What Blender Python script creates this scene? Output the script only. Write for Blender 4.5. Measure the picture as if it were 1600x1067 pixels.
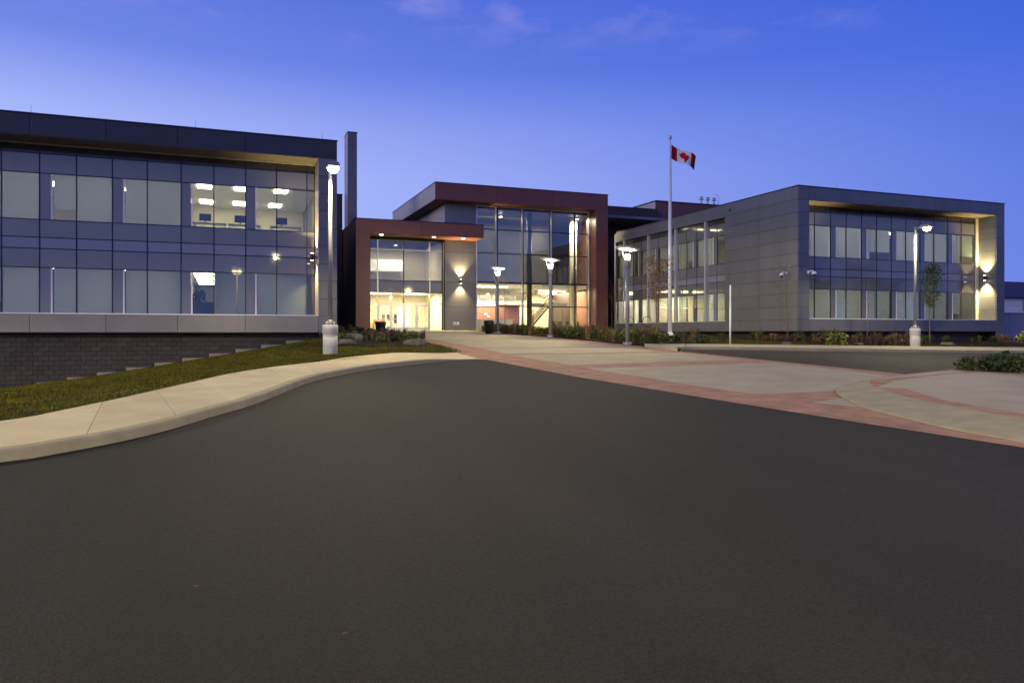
import bpy, bmesh, math, random
from mathutils import Vector, Matrix, noise
R = math.radians
random.seed(7)
sc = bpy.context.scene
for o in list(bpy.data.objects):
    bpy.data.objects.remove(o)
C = sc.collection

# ------------------------------------------------------------------ camera, sky, sun, exposure
EYE = 1.6
cam = bpy.data.cameras.new('camera')
cam.sensor_width = 36.0
cam.lens = 1168.0 / 1600.0 * 36.0
cam.shift_y = -12.5 / 1600.0
cam.clip_end = 3000.0
camo = bpy.data.objects.new('camera', cam)
camo.location = (0, 0, EYE)
camo.rotation_euler = (R(90), 0, R(-21.07))
C.objects.link(camo)
sc.camera = camo

SUN_EL, SUN_AZ = 5.0, 245.0          # low after-glow to the left of the view (azimuth clockwise from +Y)
w = bpy.data.worlds.new('World'); sc.world = w; w.use_nodes = True
nt = w.node_tree; N = nt.nodes; LK = nt.links
for n in list(N): N.remove(n)
wout = N.new('ShaderNodeOutputWorld'); bg = N.new('ShaderNodeBackground')
sky = N.new('ShaderNodeTexSky'); sky.sky_type = 'NISHITA'; sky.sun_disc = False
sky.sun_elevation = R(SUN_EL); sky.sun_rotation = R(SUN_AZ)
sky.air_density = 1.0; sky.dust_density = 0.3; sky.ozone_density = 5.0
tc = N.new('ShaderNodeTexCoord')
sep = N.new('ShaderNodeSeparateXYZ'); LK.new(tc.outputs['Generated'], sep.inputs[0])
ramp = N.new('ShaderNodeValToRGB')       # twilight colour against height
e = ramp.color_ramp.elements
e[0].position = 0.0; e[0].color = (.17, .25, .80, 1)
e[1].position = 1.0; e[1].color = (.018, .036, .19, 1)
for p, c_ in ((.18, (.119, .202, .76, 1)), (.31, (.058, .142, .73, 1)), (.40, (.044, .118, .68, 1)), (.55, (.034, .078, .42, 1)), (.75, (.024, .05, .26, 1))):
    k = e.new(p); k.color = c_
LK.new(sep.outputs['Z'], ramp.inputs[0])
# after-glow towards the set sun, fading with height
GLOW_AZ = 300.0
sd = Vector((math.sin(R(GLOW_AZ)), math.cos(R(GLOW_AZ)), 0))
dot = N.new('ShaderNodeVectorMath'); dot.operation = 'DOT_PRODUCT'; dot.inputs[1].default_value = sd
LK.new(tc.outputs['Generated'], dot.inputs[0])
mr = N.new('ShaderNodeMapRange'); mr.inputs[1].default_value = -.45; mr.inputs[2].default_value = .75
mr.inputs[3].default_value = 0; mr.inputs[4].default_value = 1.15
LK.new(dot.outputs['Value'], mr.inputs[0])
lowm = N.new('ShaderNodeValToRGB'); le = lowm.color_ramp.elements
le[0].position = 0.0; le[0].color = (.9,) * 3 + (1,); le[1].position = .75; le[1].color = (0, 0, 0, 1)
for p, v_ in ((.2, 1.0), (.255, .84), (.33, .34), (.42, .22)):
    k = le.new(p); k.color = (v_, v_, v_, 1)
LK.new(sep.outputs['Z'], lowm.inputs[0])
mm = N.new('ShaderNodeMath'); mm.operation = 'MULTIPLY'
LK.new(mr.outputs[0], mm.inputs[0]); LK.new(lowm.outputs[0], mm.inputs[1])
gsc = N.new('ShaderNodeVectorMath'); gsc.operation = 'SCALE'; gsc.inputs[0].default_value = (.325, .325, .245)
LK.new(mm.outputs[0], gsc.inputs['Scale'])
glow = N.new('ShaderNodeVectorMath'); glow.operation = 'ADD'
LK.new(ramp.outputs[0], glow.inputs[0]); LK.new(gsc.outputs[0], glow.inputs[1])
# thin pinkish cloud wisps high up
mp = N.new('ShaderNodeMapping'); mp.inputs['Scale'].default_value = (5, 5, 12); mp.inputs['Location'].default_value = (1.3, .4, .2)
LK.new(tc.outputs['Generated'], mp.inputs[0])
cn = N.new('ShaderNodeTexNoise'); cn.inputs['Scale'].default_value = 1.6; cn.inputs['Detail'].default_value = 7; cn.inputs['Roughness'].default_value = .55
LK.new(mp.outputs[0], cn.inputs['Vector'])
cr = N.new('ShaderNodeMapRange'); cr.inputs[1].default_value = .53; cr.inputs[2].default_value = .74; cr.inputs[3].default_value = 0; cr.inputs[4].default_value = .85
LK.new(cn.outputs[0], cr.inputs[0])
ch = N.new('ShaderNodeMapRange'); ch.inputs[1].default_value = .335; ch.inputs[2].default_value = .42; ch.inputs[3].default_value = 0; ch.inputs[4].default_value = 1
LK.new(sep.outputs['Z'], ch.inputs[0])
cm = N.new('ShaderNodeMath'); cm.operation = 'MULTIPLY'; LK.new(cr.outputs[0], cm.inputs[0]); LK.new(ch.outputs[0], cm.inputs[1])
cl = N.new('ShaderNodeMix'); cl.data_type = 'RGBA'
LK.new(cm.outputs[0], cl.inputs[0]); LK.new(glow.outputs[0], cl.inputs[6]); cl.inputs[7].default_value = (.34, .33, .80, 1)
# physical sky mixed in a little
sm = N.new('ShaderNodeVectorMath'); sm.operation = 'SCALE'; sm.inputs['Scale'].default_value = .06
LK.new(sky.outputs[0], sm.inputs[0])
fin_ = N.new('ShaderNodeMix'); fin_.data_type = 'RGBA'; fin_.inputs[0].default_value = .04
LK.new(cl.outputs[2], fin_.inputs[6]); LK.new(sm.outputs[0], fin_.inputs[7])
LK.new(fin_.outputs[2], bg.inputs['Color']); bg.inputs['Strength'].default_value = 1.03
LK.new(bg.outputs[0], wout.inputs[0])

sun = bpy.data.lights.new('sun', 'SUN'); sun.energy = .85; sun.angle = R(25); sun.color = (1, .90, .84)
suno = bpy.data.objects.new('sun', sun)
d_ = Vector((math.sin(R(SUN_AZ)) * math.cos(R(SUN_EL + 8)), math.cos(R(SUN_AZ)) * math.cos(R(SUN_EL + 8)), math.sin(R(SUN_EL + 8))))
suno.rotation_euler = d_.to_track_quat('Z', 'Y').to_euler(); suno.location = (-40, -20, 30)
C.objects.link(suno)

sc.view_settings.view_transform = 'Standard'; sc.view_settings.look = 'None'
sc.view_settings.exposure = 0.0; sc.view_settings.gamma = 1.0; sc.view_settings.use_curve_mapping = False
sc.render.engine = 'CYCLES'
cy = sc.cycles
cy.use_denoising = True; cy.max_bounces = 7; cy.diffuse_bounces = 3; cy.glossy_bounces = 4; cy.transparent_max_bounces = 14
cy.transmission_bounces = 4; cy.caustics_reflective = False; cy.caustics_refractive = False; cy.sample_clamp_indirect = 4.0; cy.use_light_tree = True
LAMP = (1.0, .82, .42)
ROOM = (1.0, .86, .56)

# ------------------------------------------------------------------ materials
MATS = {}
def mat(name, col, rough=.6, spec=.5, metal=0, var=0, scale=4, bump=0, bscale=40, emit=None, estr=0, rnd=0, col2=None, detail=6, stretch=None, coat=0):
    m = bpy.data.materials.new(name); m.use_nodes = True
    t = m.node_tree; b = t.nodes['Principled BSDF']
    b.inputs['Base Color'].default_value = (*col, 1); b.inputs['Roughness'].default_value = rough
    b.inputs['Specular IOR Level'].default_value = spec; b.inputs['Metallic'].default_value = metal
    b.inputs['Coat Weight'].default_value = coat
    src = None
    tcn = t.nodes.new('ShaderNodeTexCoord'); vec = tcn.outputs['Object']
    if var or bump:
        geo = t.nodes.new('ShaderNodeNewGeometry'); vec = geo.outputs['Position']
        if stretch:
            mpn = t.nodes.new('ShaderNodeMapping'); mpn.inputs['Scale'].default_value = stretch
            t.links.new(vec, mpn.inputs[0]); vec = mpn.outputs[0]
    if var:
        n = t.nodes.new('ShaderNodeTexNoise'); n.inputs['Scale'].default_value = scale; n.inputs['Detail'].default_value = detail
        n.inputs['Roughness'].default_value = .62
        t.links.new(vec, n.inputs['Vector'])
        r = t.nodes.new('ShaderNodeValToRGB')
        lo = [max(0, v * (1 - var)) for v in col]; hi = [min(1, v * (1 + var)) for v in (col2 or col)]
        r.color_ramp.elements[0].position = .3; r.color_ramp.elements[0].color = (*lo, 1)
        r.color_ramp.elements[1].position = .7; r.color_ramp.elements[1].color = (*hi, 1)
        t.links.new(n.outputs[0], r.inputs[0]); src = r.outputs[0]
    if rnd:
        oi = t.nodes.new('ShaderNodeObjectInfo'); mrn = t.nodes.new('ShaderNodeMapRange')
        mrn.inputs[3].default_value = 1 - rnd; mrn.inputs[4].default_value = 1 + rnd
        t.links.new(oi.outputs['Random'], mrn.inputs[0])
        mx = t.nodes.new('ShaderNodeVectorMath'); mx.operation = 'SCALE'
        if src: t.links.new(src, mx.inputs[0])
        else: mx.inputs[0].default_value = col
        t.links.new(mrn.outputs[0], mx.inputs['Scale']); src = mx.outputs[0]
    if src: t.links.new(src, b.inputs['Base Color'])
    if bump:
        n2 = t.nodes.new('ShaderNodeTexNoise'); n2.inputs['Scale'].default_value = bscale; n2.inputs['Detail'].default_value = 5
        t.links.new(vec, n2.inputs['Vector'])
        bn = t.nodes.new('ShaderNodeBump'); bn.inputs['Strength'].default_value = bump; bn.inputs['Distance'].default_value = .02
        t.links.new(n2.outputs[0], bn.inputs['Height']); t.links.new(bn.outputs[0], b.inputs['Normal'])
    if emit:
        b.inputs['Emission Color'].default_value = (*emit, 1); b.inputs['Emission Strength'].default_value = estr
    MATS[name] = m
    return m

def asphalt_mat(name, base, patch):
    m = mat(name, base, .85, .15)
    t = m.node_tree; b = t.nodes['Principled BSDF']; g = t.nodes.new('ShaderNodeNewGeometry')
    n1 = t.nodes.new('ShaderNodeTexNoise'); n1.inputs['Scale'].default_value = .35; n1.inputs['Detail'].default_value = 5
    n2 = t.nodes.new('ShaderNodeTexNoise'); n2.inputs['Scale'].default_value = 48; n2.inputs['Detail'].default_value = 6; n2.inputs['Roughness'].default_value = .75
    v = t.nodes.new('ShaderNodeTexVoronoi'); v.inputs['Scale'].default_value = 110
    mpn = t.nodes.new('ShaderNodeMapping'); mpn.inputs['Scale'].default_value = (1.6, .35, 1); mpn.inputs['Rotation'].default_value = (0, 0, R(-12))
    t.links.new(g.outputs['Position'], mpn.inputs[0]); t.links.new(mpn.outputs[0], n1.inputs['Vector'])
    for n in (n2, v): t.links.new(g.outputs['Position'], n.inputs['Vector'])
    r1 = t.nodes.new('ShaderNodeMapRange'); r1.inputs[1].default_value = .3; r1.inputs[2].default_value = .7; r1.inputs[3].default_value = 1 - patch; r1.inputs[4].default_value = 1 + patch
    t.links.new(n1.outputs[0], r1.inputs[0])
    r2 = t.nodes.new('ShaderNodeMapRange'); r2.inputs[1].default_value = .25; r2.inputs[2].default_value = .75; r2.inputs[3].default_value = .35; r2.inputs[4].default_value = 1.7
    t.links.new(n2.outputs[0], r2.inputs[0])
    mu = t.nodes.new('ShaderNodeMath'); mu.operation = 'MULTIPLY'; t.links.new(r1.outputs[0], mu.inputs[0]); t.links.new(r2.outputs[0], mu.inputs[1])
    n3 = t.nodes.new('ShaderNodeTexNoise'); n3.inputs['Scale'].default_value = 1.7; n3.inputs['Detail'].default_value = 8; n3.inputs['Roughness'].default_value = .7
    t.links.new(g.outputs['Position'], n3.inputs['Vector'])
    r3 = t.nodes.new('ShaderNodeMapRange'); r3.inputs[1].default_value = .66; r3.inputs[2].default_value = .74; r3.inputs[3].default_value = 1; r3.inputs[4].default_value = .62
    t.links.new(n3.outputs[0], r3.inputs[0])
    wv = t.nodes.new('ShaderNodeTexNoise'); wv.inputs['Scale'].default_value = 1.0; wv.inputs['Detail'].default_value = 2
    mp2 = t.nodes.new('ShaderNodeMapping'); mp2.inputs['Scale'].default_value = (1.1, .05, 1); mp2.inputs['Rotation'].default_value = (0, 0, R(-18))
    t.links.new(g.outputs['Position'], mp2.inputs[0]); t.links.new(mp2.outputs[0], wv.inputs['Vector'])
    r4 = t.nodes.new('ShaderNodeMapRange'); r4.inputs[1].default_value = .35; r4.inputs[2].default_value = .65; r4.inputs[3].default_value = .95; r4.inputs[4].default_value = 1.05
    t.links.new(wv.outputs[0], r4.inputs[0])
    m3 = t.nodes.new('ShaderNodeMath'); m3.operation = 'MULTIPLY'; t.links.new(r3.outputs[0], m3.inputs[0]); t.links.new(r4.outputs[0], m3.inputs[1])
    m4 = t.nodes.new('ShaderNodeMath'); m4.operation = 'MULTIPLY'; t.links.new(mu.outputs[0], m4.inputs[0]); t.links.new(m3.outputs[0], m4.inputs[1])
    sc_ = t.nodes.new('ShaderNodeVectorMath'); sc_.operation = 'SCALE'; sc_.inputs[0].default_value = base
    t.links.new(m4.outputs[0], sc_.inputs['Scale']); t.links.new(sc_.outputs[0], b.inputs['Base Color'])
    ad = t.nodes.new('ShaderNodeMath'); ad.operation = 'ADD'; t.links.new(n2.outputs[0], ad.inputs[0]); t.links.new(v.outputs['Distance'], ad.inputs[1])
    bn = t.nodes.new('ShaderNodeBump'); bn.inputs['Strength'].default_value = .55; bn.inputs['Distance'].default_value = .012
    t.links.new(ad.outputs[0], bn.inputs['Height']); t.links.new(bn.outputs[0], b.inputs['Normal'])
    return m

def glass_mat(name, tint, refl, rcol=(1, .93, .74)):
    m = bpy.data.materials.new(name); m.use_nodes = True
    t = m.node_tree
    for n in list(t.nodes): t.nodes.remove(n)
    o = t.nodes.new('ShaderNodeOutputMaterial'); mx = t.nodes.new('ShaderNodeMixShader')
    tr = t.nodes.new('ShaderNodeBsdfTransparent'); tr.inputs[0].default_value = (*tint, 1)
    gl = t.nodes.new('ShaderNodeBsdfGlossy'); gl.inputs['Roughness'].default_value = .0; gl.inputs[0].default_value = (*rcol, 1)
    fr = t.nodes.new('ShaderNodeFresnel'); fr.inputs[0].default_value = 1.5
    ad = t.nodes.new('ShaderNodeMath'); ad.operation = 'MULTIPLY_ADD'; ad.inputs[1].default_value = .9; ad.inputs[2].default_value = refl; ad.use_clamp = True
    g = t.nodes.new('ShaderNodeNewGeometry')
    bi = t.nodes.new('ShaderNodeMapRange'); bi.inputs[3].default_value = 1.5; bi.inputs[4].default_value = 1 / 1.5
    t.links.new(g.outputs['Backfacing'], bi.inputs[0]); t.links.new(bi.outputs[0], fr.inputs[0])
    nn = t.nodes.new('ShaderNodeTexNoise'); nn.inputs['Scale'].default_value = .9
    t.links.new(g.outputs['Position'], nn.inputs['Vector'])
    bn = t.nodes.new('ShaderNodeBump'); bn.inputs['Strength'].default_value = .03; bn.inputs['Distance'].default_value = .05
    t.links.new(nn.outputs[0], bn.inputs['Height']); t.links.new(bn.outputs[0], gl.inputs['Normal'])
    t.links.new(fr.outputs[0], ad.inputs[0]); t.links.new(ad.outputs[0], mx.inputs[0])
    t.links.new(tr.outputs[0], mx.inputs[1]); t.links.new(gl.outputs[0], mx.inputs[2]); t.links.new(mx.outputs[0], o.inputs[0])
    MATS[name] = m
    return m

def emis(name, col, s):
    m = bpy.data.materials.new(name); m.use_nodes = True; t = m.node_tree
    for n in list(t.nodes): t.nodes.remove(n)
    o = t.nodes.new('ShaderNodeOutputMaterial'); e_ = t.nodes.new('ShaderNodeEmission')
    e_.inputs[0].default_value = (*col, 1); e_.inputs[1].default_value = s; t.links.new(e_.outputs[0], o.inputs[0])
    MATS[name] = m; return m

asphalt = asphalt_mat('asphalt', (.0292, .0298, .0268), .14)
asphalt2 = asphalt_mat('asphalt_side_road', (.042, .037, .033), .25)
concrete = mat('sidewalk_concrete', (.52, .45, .285), .85, .25, var=.13, scale=1.3, bump=.25, bscale=60, rnd=.05)
plazac = mat('plaza_concrete', (.35, .315, .225), .85, .25, var=.14, scale=.9, bump=.2, bscale=50, rnd=.05)
kerbc = mat('kerb_concrete', (.34, .305, .20), .9, .2, var=.16, scale=2.5, bump=.3, bscale=50)
redp = mat('red_paving', (.32, .185, .128), .9, .15, var=.22, scale=2.2, bump=.35, bscale=30, col2=(.36, .215, .15))
soil = mat('soil', (.035, .026, .018), .95, .1, var=.4, scale=8, bump=.8, bscale=30)
turf = mat('turf', (.030, .038, .006), .95, .1, var=.45, scale=3.0, bump=.9, bscale=45, col2=(.048, .047, .008))
bladem = mat('grass_blade', (.050, .056, .006), .9, .1, var=.55, scale=1.5, col2=(.080, .076, .010))
panel = mat('grey_panel', (.148, .150, .164), .38, .5, metal=.25, var=.10, scale=.9, rnd=.07, stretch=(1, 1, .2))
panel_b = mat('lamplit_grey_panel', (.205, .20, .20), .4, .5, metal=.2, var=.10, scale=.8, rnd=.05)  # lighter copy of the grey panel: lamplight on the left base put into colour
panel_d = mat('dark_panel', (.050, .048, .054), .36, .5, metal=.25, var=.06, scale=.8, rnd=.05)
maroon = mat('maroon_panel', (.165, .058, .043), .40, .45, var=.08, scale=.9, rnd=.04)
maroon_d = mat('dark_brown_panel', (.045, .028, .026), .5, .4, var=.1, scale=.9)
palep = mat('pale_panel', (.42, .35, .36), .5, .4, var=.05, scale=.8)
backing = mat('dark_joint', (.012, .012, .014), .8, .1)
soffm = mat('soffit_panel', (.12, .10, .085), .6, .3, var=.1, scale=1.5)
soff_r = mat('red_soffit_panel', (.20, .07, .045), .6, .3, var=.1, scale=1.5)
brickm = mat('dark_block', (.052, .048, .050), .9, .2, var=.2, scale=5, bump=.4, bscale=60, rnd=.16)
mortar = mat('mortar', (.072, .068, .07), .95, .1)
ledgec = mat('ledge_concrete', (.22, .20, .18), .9, .2, var=.2, scale=3, bump=.3, bscale=40)
navy = mat('mullion_metal', (.020, .021, .034), .4, .5, metal=.3)
alu = mat('aluminium', (.52, .52, .55), .35, .5, metal=.4)
white = mat('white_paint', (.72, .72, .76), .45, .5)
spandrel = mat('spandrel_glass', (.17, .168, .165), .04, .65, var=.10, scale=.5, rnd=.06)
spandrel.node_tree.nodes['Principled BSDF'].inputs['IOR'].default_value = 1.9
for _m in (spandrel,): _m.node_tree.nodes['Principled BSDF'].inputs['Specular Tint'].default_value = (1, .92, .70, 1)
band = mat('pale_spandrel_glass', (.24, .25, .28), .06, .6, rnd=.05)
band.node_tree.nodes['Principled BSDF'].inputs['IOR'].default_value = 1.6
stripm = mat('soffit_reflection_glass', (.055, .045, .038), .08, .6, rnd=.06)  # the soffit's reflection is put into this olive colour
blind = mat('blind_fabric', (.52, .53, .52), .9, .1, var=.05, scale=.7, rnd=.10)
_t = blind.node_tree; _tl = _t.nodes.new('ShaderNodeBsdfTranslucent'); _tl.inputs[0].default_value = (.62, .62, .58, 1); _mx = _t.nodes.new('ShaderNodeMixShader'); _mx.inputs[0].default_value = .5
_t.links.new(_t.nodes['Principled BSDF'].outputs[0], _mx.inputs[1]); _t.links.new(_tl.outputs[0], _mx.inputs[2]); _t.links.new(_mx.outputs[0], _t.nodes['Material Output'].inputs[0])
glass = glass_mat('window_glass', (.82, .86, .85), .07)
glass_c = glass_mat('clear_glass', (.92, .94, .91), .03)
glass_h = glass_mat('hall_glass', (.66, .68, .70), .12)
cream = mat('cream_wall', (.66, .60, .44), .8, .2, var=.04, scale=.6)
ceilm = mat('white_ceiling', (.62, .60, .54), .9, .1)
floorm = mat('lobby_floor', (.30, .27, .22), .35, .4, var=.08, scale=1)
carpet = mat('carpet', (.10, .10, .11), .95, .1)
intbrick = mat('red_brick_wall', (.17, .075, .05), .85, .2, var=.3, scale=6)
woodm = mat('door_wood', (.42, .19, .05), .5, .4, var=.2, scale=3, stretch=(6, 6, 1))
darkst = mat('dark_steel', (.03, .031, .033), .45, .5)
blackp = mat('black_plastic', (.015, .015, .016), .5, .4)
polem = mat('pole_paint', (.25, .245, .255), .42, .5, metal=.2)
basec = mat('pole_base_concrete', (.56, .54, .50), .85, .2, var=.08, scale=4, bump=.15, bscale=50)
stone = mat('boulder_stone', (.11, .10, .09), .95, .15, var=.35, scale=5, bump=.7, bscale=14)
bark = mat('bark', (.13, .10, .08), .95, .1, var=.3, scale=18, bump=.5, bscale=40)
leaf_g = mat('leaf_green', (.060, .085, .022), .65, .3, var=.5, scale=6, rnd=.15)
leaf_d = mat('leaf_dark_green', (.030, .048, .016), .65, .3, var=.5, scale=4)
leaf_r = mat('leaf_russet', (.13, .058, .035), .7, .2, var=.4, scale=7, col2=(.16, .085, .045))
leaf_y = mat('leaf_lime', (.20, .22, .035), .6, .2, var=.3, scale=7)
grass_t = mat('tuft_tan', (.13, .092, .05), .85, .1, var=.35, scale=5, rnd=.2)
grass_o = mat('tuft_olive', (.085, .090, .030), .85, .1, var=.4, scale=5, rnd=.2)
purple = mat('flower_purple', (.085, .05, .07), .8, .1, var=.3, scale=9)
petal = mat('flower_white', (.75, .70, .55), .7, .1)
flag_r = mat('flag_red', (.50, .008, .012), .75, .2)
flag_w = mat('flag_white', (.78, .76, .74), .75, .2)
lens = emis('lamp_lens', (1, .9, .62), 60.0)
lens_p = emis('post_lamp_lens', (1, .9, .6), 40.0)
panel_l = emis('ceiling_light_panel', (1.0, .90, .62), 22.0)
panel_dim = emis('added_dim_panel', (1.0, .93, .78), 10.0)  # emitter added to backlight blinds and brighten the upper vestibule
panel_dim2 = emis('blind_backlight_panel', (1.0, .95, .82), 15.0)  # emitter added behind the right wing's blinds
down_l = emis('downlight_lens', (1.0, .80, .45), 25.0)

# ------------------------------------------------------------------ helpers
WL = {}                                # world location of each Empty / parent, so that parts can be given in world coordinates
def wloc(o): return WL.get(o.name, Vector((0, 0, 0))) if o else Vector((0, 0, 0))
def tag(o, label=None, cat=None, group=None, kind=None):
    if label: o['label'] = label
    if cat: o['category'] = cat
    if group: o['group'] = group
    if kind: o['kind'] = kind
    return o
def empty(name, loc, label=None, cat=None, group=None):
    o = bpy.data.objects.new(name, None); C.objects.link(o); o.location = loc; o.empty_display_size = .3
    WL[o.name] = Vector(loc)
    return tag(o, label, cat, group)
def link(name, me, m, parent=None, loc=(0, 0, 0)):
    o = bpy.data.objects.new(name, me); C.objects.link(o)
    if m is not None:
        me.materials.clear()
        for k in (m if isinstance(m, (list, tuple)) else [m]): me.materials.append(k)
    WL[o.name] = Vector(loc)
    o.parent = parent; o.location = Vector(loc) - wloc(parent)
    return o
def mesh(name, vs, fs, m, parent=None, smooth=False, origin=None):
    vs = [Vector(v) for v in vs]
    if origin is None:
        lo = Vector([min(v[i] for v in vs) for i in range(3)]); hi = Vector([max(v[i] for v in vs) for i in range(3)])
        origin = (lo + hi) / 2
    origin = Vector(origin)
    me = bpy.data.meshes.new(name); me.from_pydata([v - origin for v in vs], [], fs)
    if smooth: me.polygons.foreach_set('use_smooth', [True] * len(me.polygons))
    me.update()
    return link(name, me, m, parent, origin)
BF = [(0, 3, 2, 1), (4, 5, 6, 7), (0, 1, 5, 4), (1, 2, 6, 5), (2, 3, 7, 6), (3, 0, 4, 7)]
def bxv(x0, x1, y0, y1, z0, z1):
    return [(x0, y0, z0), (x1, y0, z0), (x1, y1, z0), (x0, y1, z0), (x0, y0, z1), (x1, y0, z1), (x1, y1, z1), (x0, y1, z1)]
def box(name, x0, x1, y0, y1, z0, z1, m, parent=None):
    return mesh(name, bxv(x0, x1, y0, y1, z0, z1), BF, m, parent)
def from_bm(name, bm, m, parent=None, loc=(0, 0, 0), smooth=False):
    me = bpy.data.meshes.new(name); bm.normal_update(); bm.to_mesh(me); bm.free()
    if smooth: me.polygons.foreach_set('use_smooth', [True] * len(me.polygons))
    return link(name, me, m, parent, loc)
def bm_tube(bm, pts, rads, seg=8, cap=True):
    rings = []
    for i, p in enumerate(pts):
        p = Vector(p)
        a = Vector(pts[max(0, i - 1)]); b = Vector(pts[min(len(pts) - 1, i + 1)])
        t = (b - a).normalized(); u = t.orthogonal().normalized(); v = t.cross(u)
        if i and rings:
            pu = lastu - lastu.dot(t) * t
            if pu.length > 1e-4: u = pu.normalized(); v = t.cross(u)
        lastu = u
        rings.append([bm.verts.new(p + rads[i] * (math.cos(k * 2 * math.pi / seg) * u + math.sin(k * 2 * math.pi / seg) * v)) for k in range(seg)])
    for i in range(len(rings) - 1):
        for k in range(seg):
            bm.faces.new((rings[i][k], rings[i][(k + 1) % seg], rings[i + 1][(k + 1) % seg], rings[i + 1][k]))
    if cap:
        bm.faces.new(rings[0][::-1]); bm.faces.new(rings[-1])
def tube(name, pts, rads, m, parent=None, seg=8, loc=(0, 0, 0), smooth=True):
    bm = bmesh.new(); bm_tube(bm, pts, rads if isinstance(rads, (list, tuple)) else [rads] * len(pts), seg)
    return from_bm(name, bm, m, parent, loc, smooth)
def lathe(name, prof, m, parent=None, seg=20, loc=(0, 0, 0), smooth=True, tilt=None):
    bm = bmesh.new(); rings = []
    for r, z in prof:
        rings.append([bm.verts.new((r * math.cos(k * 2 * math.pi / seg), r * math.sin(k * 2 * math.pi / seg), z)) for k in range(seg)])
    for i in range(len(rings) - 1):
        for k in range(seg): bm.faces.new((rings[i][k], rings[i][(k + 1) % seg], rings[i + 1][(k + 1) % seg], rings[i + 1][k]))
    bm.faces.new(rings[0][::-1]); bm.faces.new(rings[-1])
    if tilt: bmesh.ops.transform(bm, matrix=tilt, verts=bm.verts)
    return from_bm(name, bm, m, parent, loc, smooth)
def light(name, kind, loc, power, col, parent=None, **kw):
    l = bpy.data.lights.new(name, kind); l.energy = power; l.color = col
    if kw.pop('batwing', False):        # street luminaire: little straight down, most of it thrown sideways
        l.use_nodes = True; t = l.node_tree; em_ = t.nodes['Emission']
        tcn = t.nodes.new('ShaderNodeTexCoord'); sp_ = t.nodes.new('ShaderNodeSeparateXYZ'); ab = t.nodes.new('ShaderNodeMath'); ab.operation = 'ABSOLUTE'
        rm = t.nodes.new('ShaderNodeValToRGB'); el = rm.color_ramp.elements
        el[0].position = .0; el[0].color = (.3, .3, .3, 1); el[1].position = 1; el[1].color = (.26, .26, .26, 1)
        for p_, v_ in ((.1, .8), (.25, 1.0), (.42, .85), (.65, .45)): q_ = el.new(p_); q_.color = (v_, v_, v_, 1)
        t.links.new(tcn.outputs['Normal'], sp_.inputs[0]); t.links.new(sp_.outputs['Z'], ab.inputs[0]); t.links.new(ab.outputs[0], rm.inputs[0]); t.links.new(rm.outputs[0], em_.inputs['Strength'])
    rot = kw.pop('rot', None)
    for k, v in kw.items(): setattr(l, k, v)
    o = bpy.data.objects.new(name, l); C.objects.link(o); o.parent = parent; o.location = Vector(loc) - wloc(parent)
    if rot: o.rotation_euler = rot
    return o

# ------------------------------------------------------------------ terrain
def T(x, y):
    z = .035 * max(-20, min(y, 40)) + .0225 * max(0, min(y, 60) - 40)
    return z - .011 * max(0, min(x, 60) - 20)
BACK = [(-30, 7.5), (-14, 8.3), (-7, 9.3), (-4.2, 10.1), (-2.61, 11.02), (-2.2, 11.7), (-1.53, 13.21), (-1.05, 14.45), (-.44, 15.99), (.33, 17.84), (1.29, 19.29), (2.42, 20.7), (3.4, 22.3), (4.65, 23.75), (6.12, 25.0), (7.78, 25.80)]
FRONT = [(-30, 5.3), (-14, 6.0), (-7, 7.0), (-4.0, 7.9), (-2.10, 8.84), (-1.75, 9.08), (-1.13, 9.75), (-.63, 10.55), (-.14, 11.6), (.39, 12.66), (.95, 14.2), (1.44, 15.6), (1.96, 16.75), (2.30, 17.35), (3.4, 19.0), (4.58, 20.2), (6.3, 21.8), (7.62, 22.5)]
def resample(pts, step):
    # Catmull-Rom smooth, then even steps
    out = []; P = [Vector((*p, 0)) for p in pts]
    for i in range(len(P) - 1):
        p0 = P[max(0, i - 1)]; p1 = P[i]; p2 = P[i + 1]; p3 = P[min(len(P) - 1, i + 2)]
        n = max(2, int((p2 - p1).length / .15))
        for k in range(n):
            t = k / n
            out.append(.5 * ((2 * p1) + (-p0 + p2) * t + (2 * p0 - 5 * p1 + 4 * p2 - p3) * t * t + (-p0 + 3 * p1 - 3 * p2 + p3) * t ** 3))
    out.append(P[-1])
    res = [out[0]]; acc = 0
    for a, b in zip(out, out[1:]):
        acc += (b - a).length
        if acc >= step: res.append(b); acc = 0
    if (res[-1] - out[-1]).length > step * .3: res.append(out[-1])
    else: res[-1] = out[-1]
    return [(v.x, v.y) for v in res]
def offset(line, d):
    res = []
    for i, p in enumerate(line):
        a = Vector(line[max(0, i - 1)]); b = Vector(line[min(len(line) - 1, i + 1)])
        t = (b - a).normalized(); n = Vector((-t.y, t.x)); res.append((p[0] + n.x * d, p[1] + n.y * d))
    return res
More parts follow.
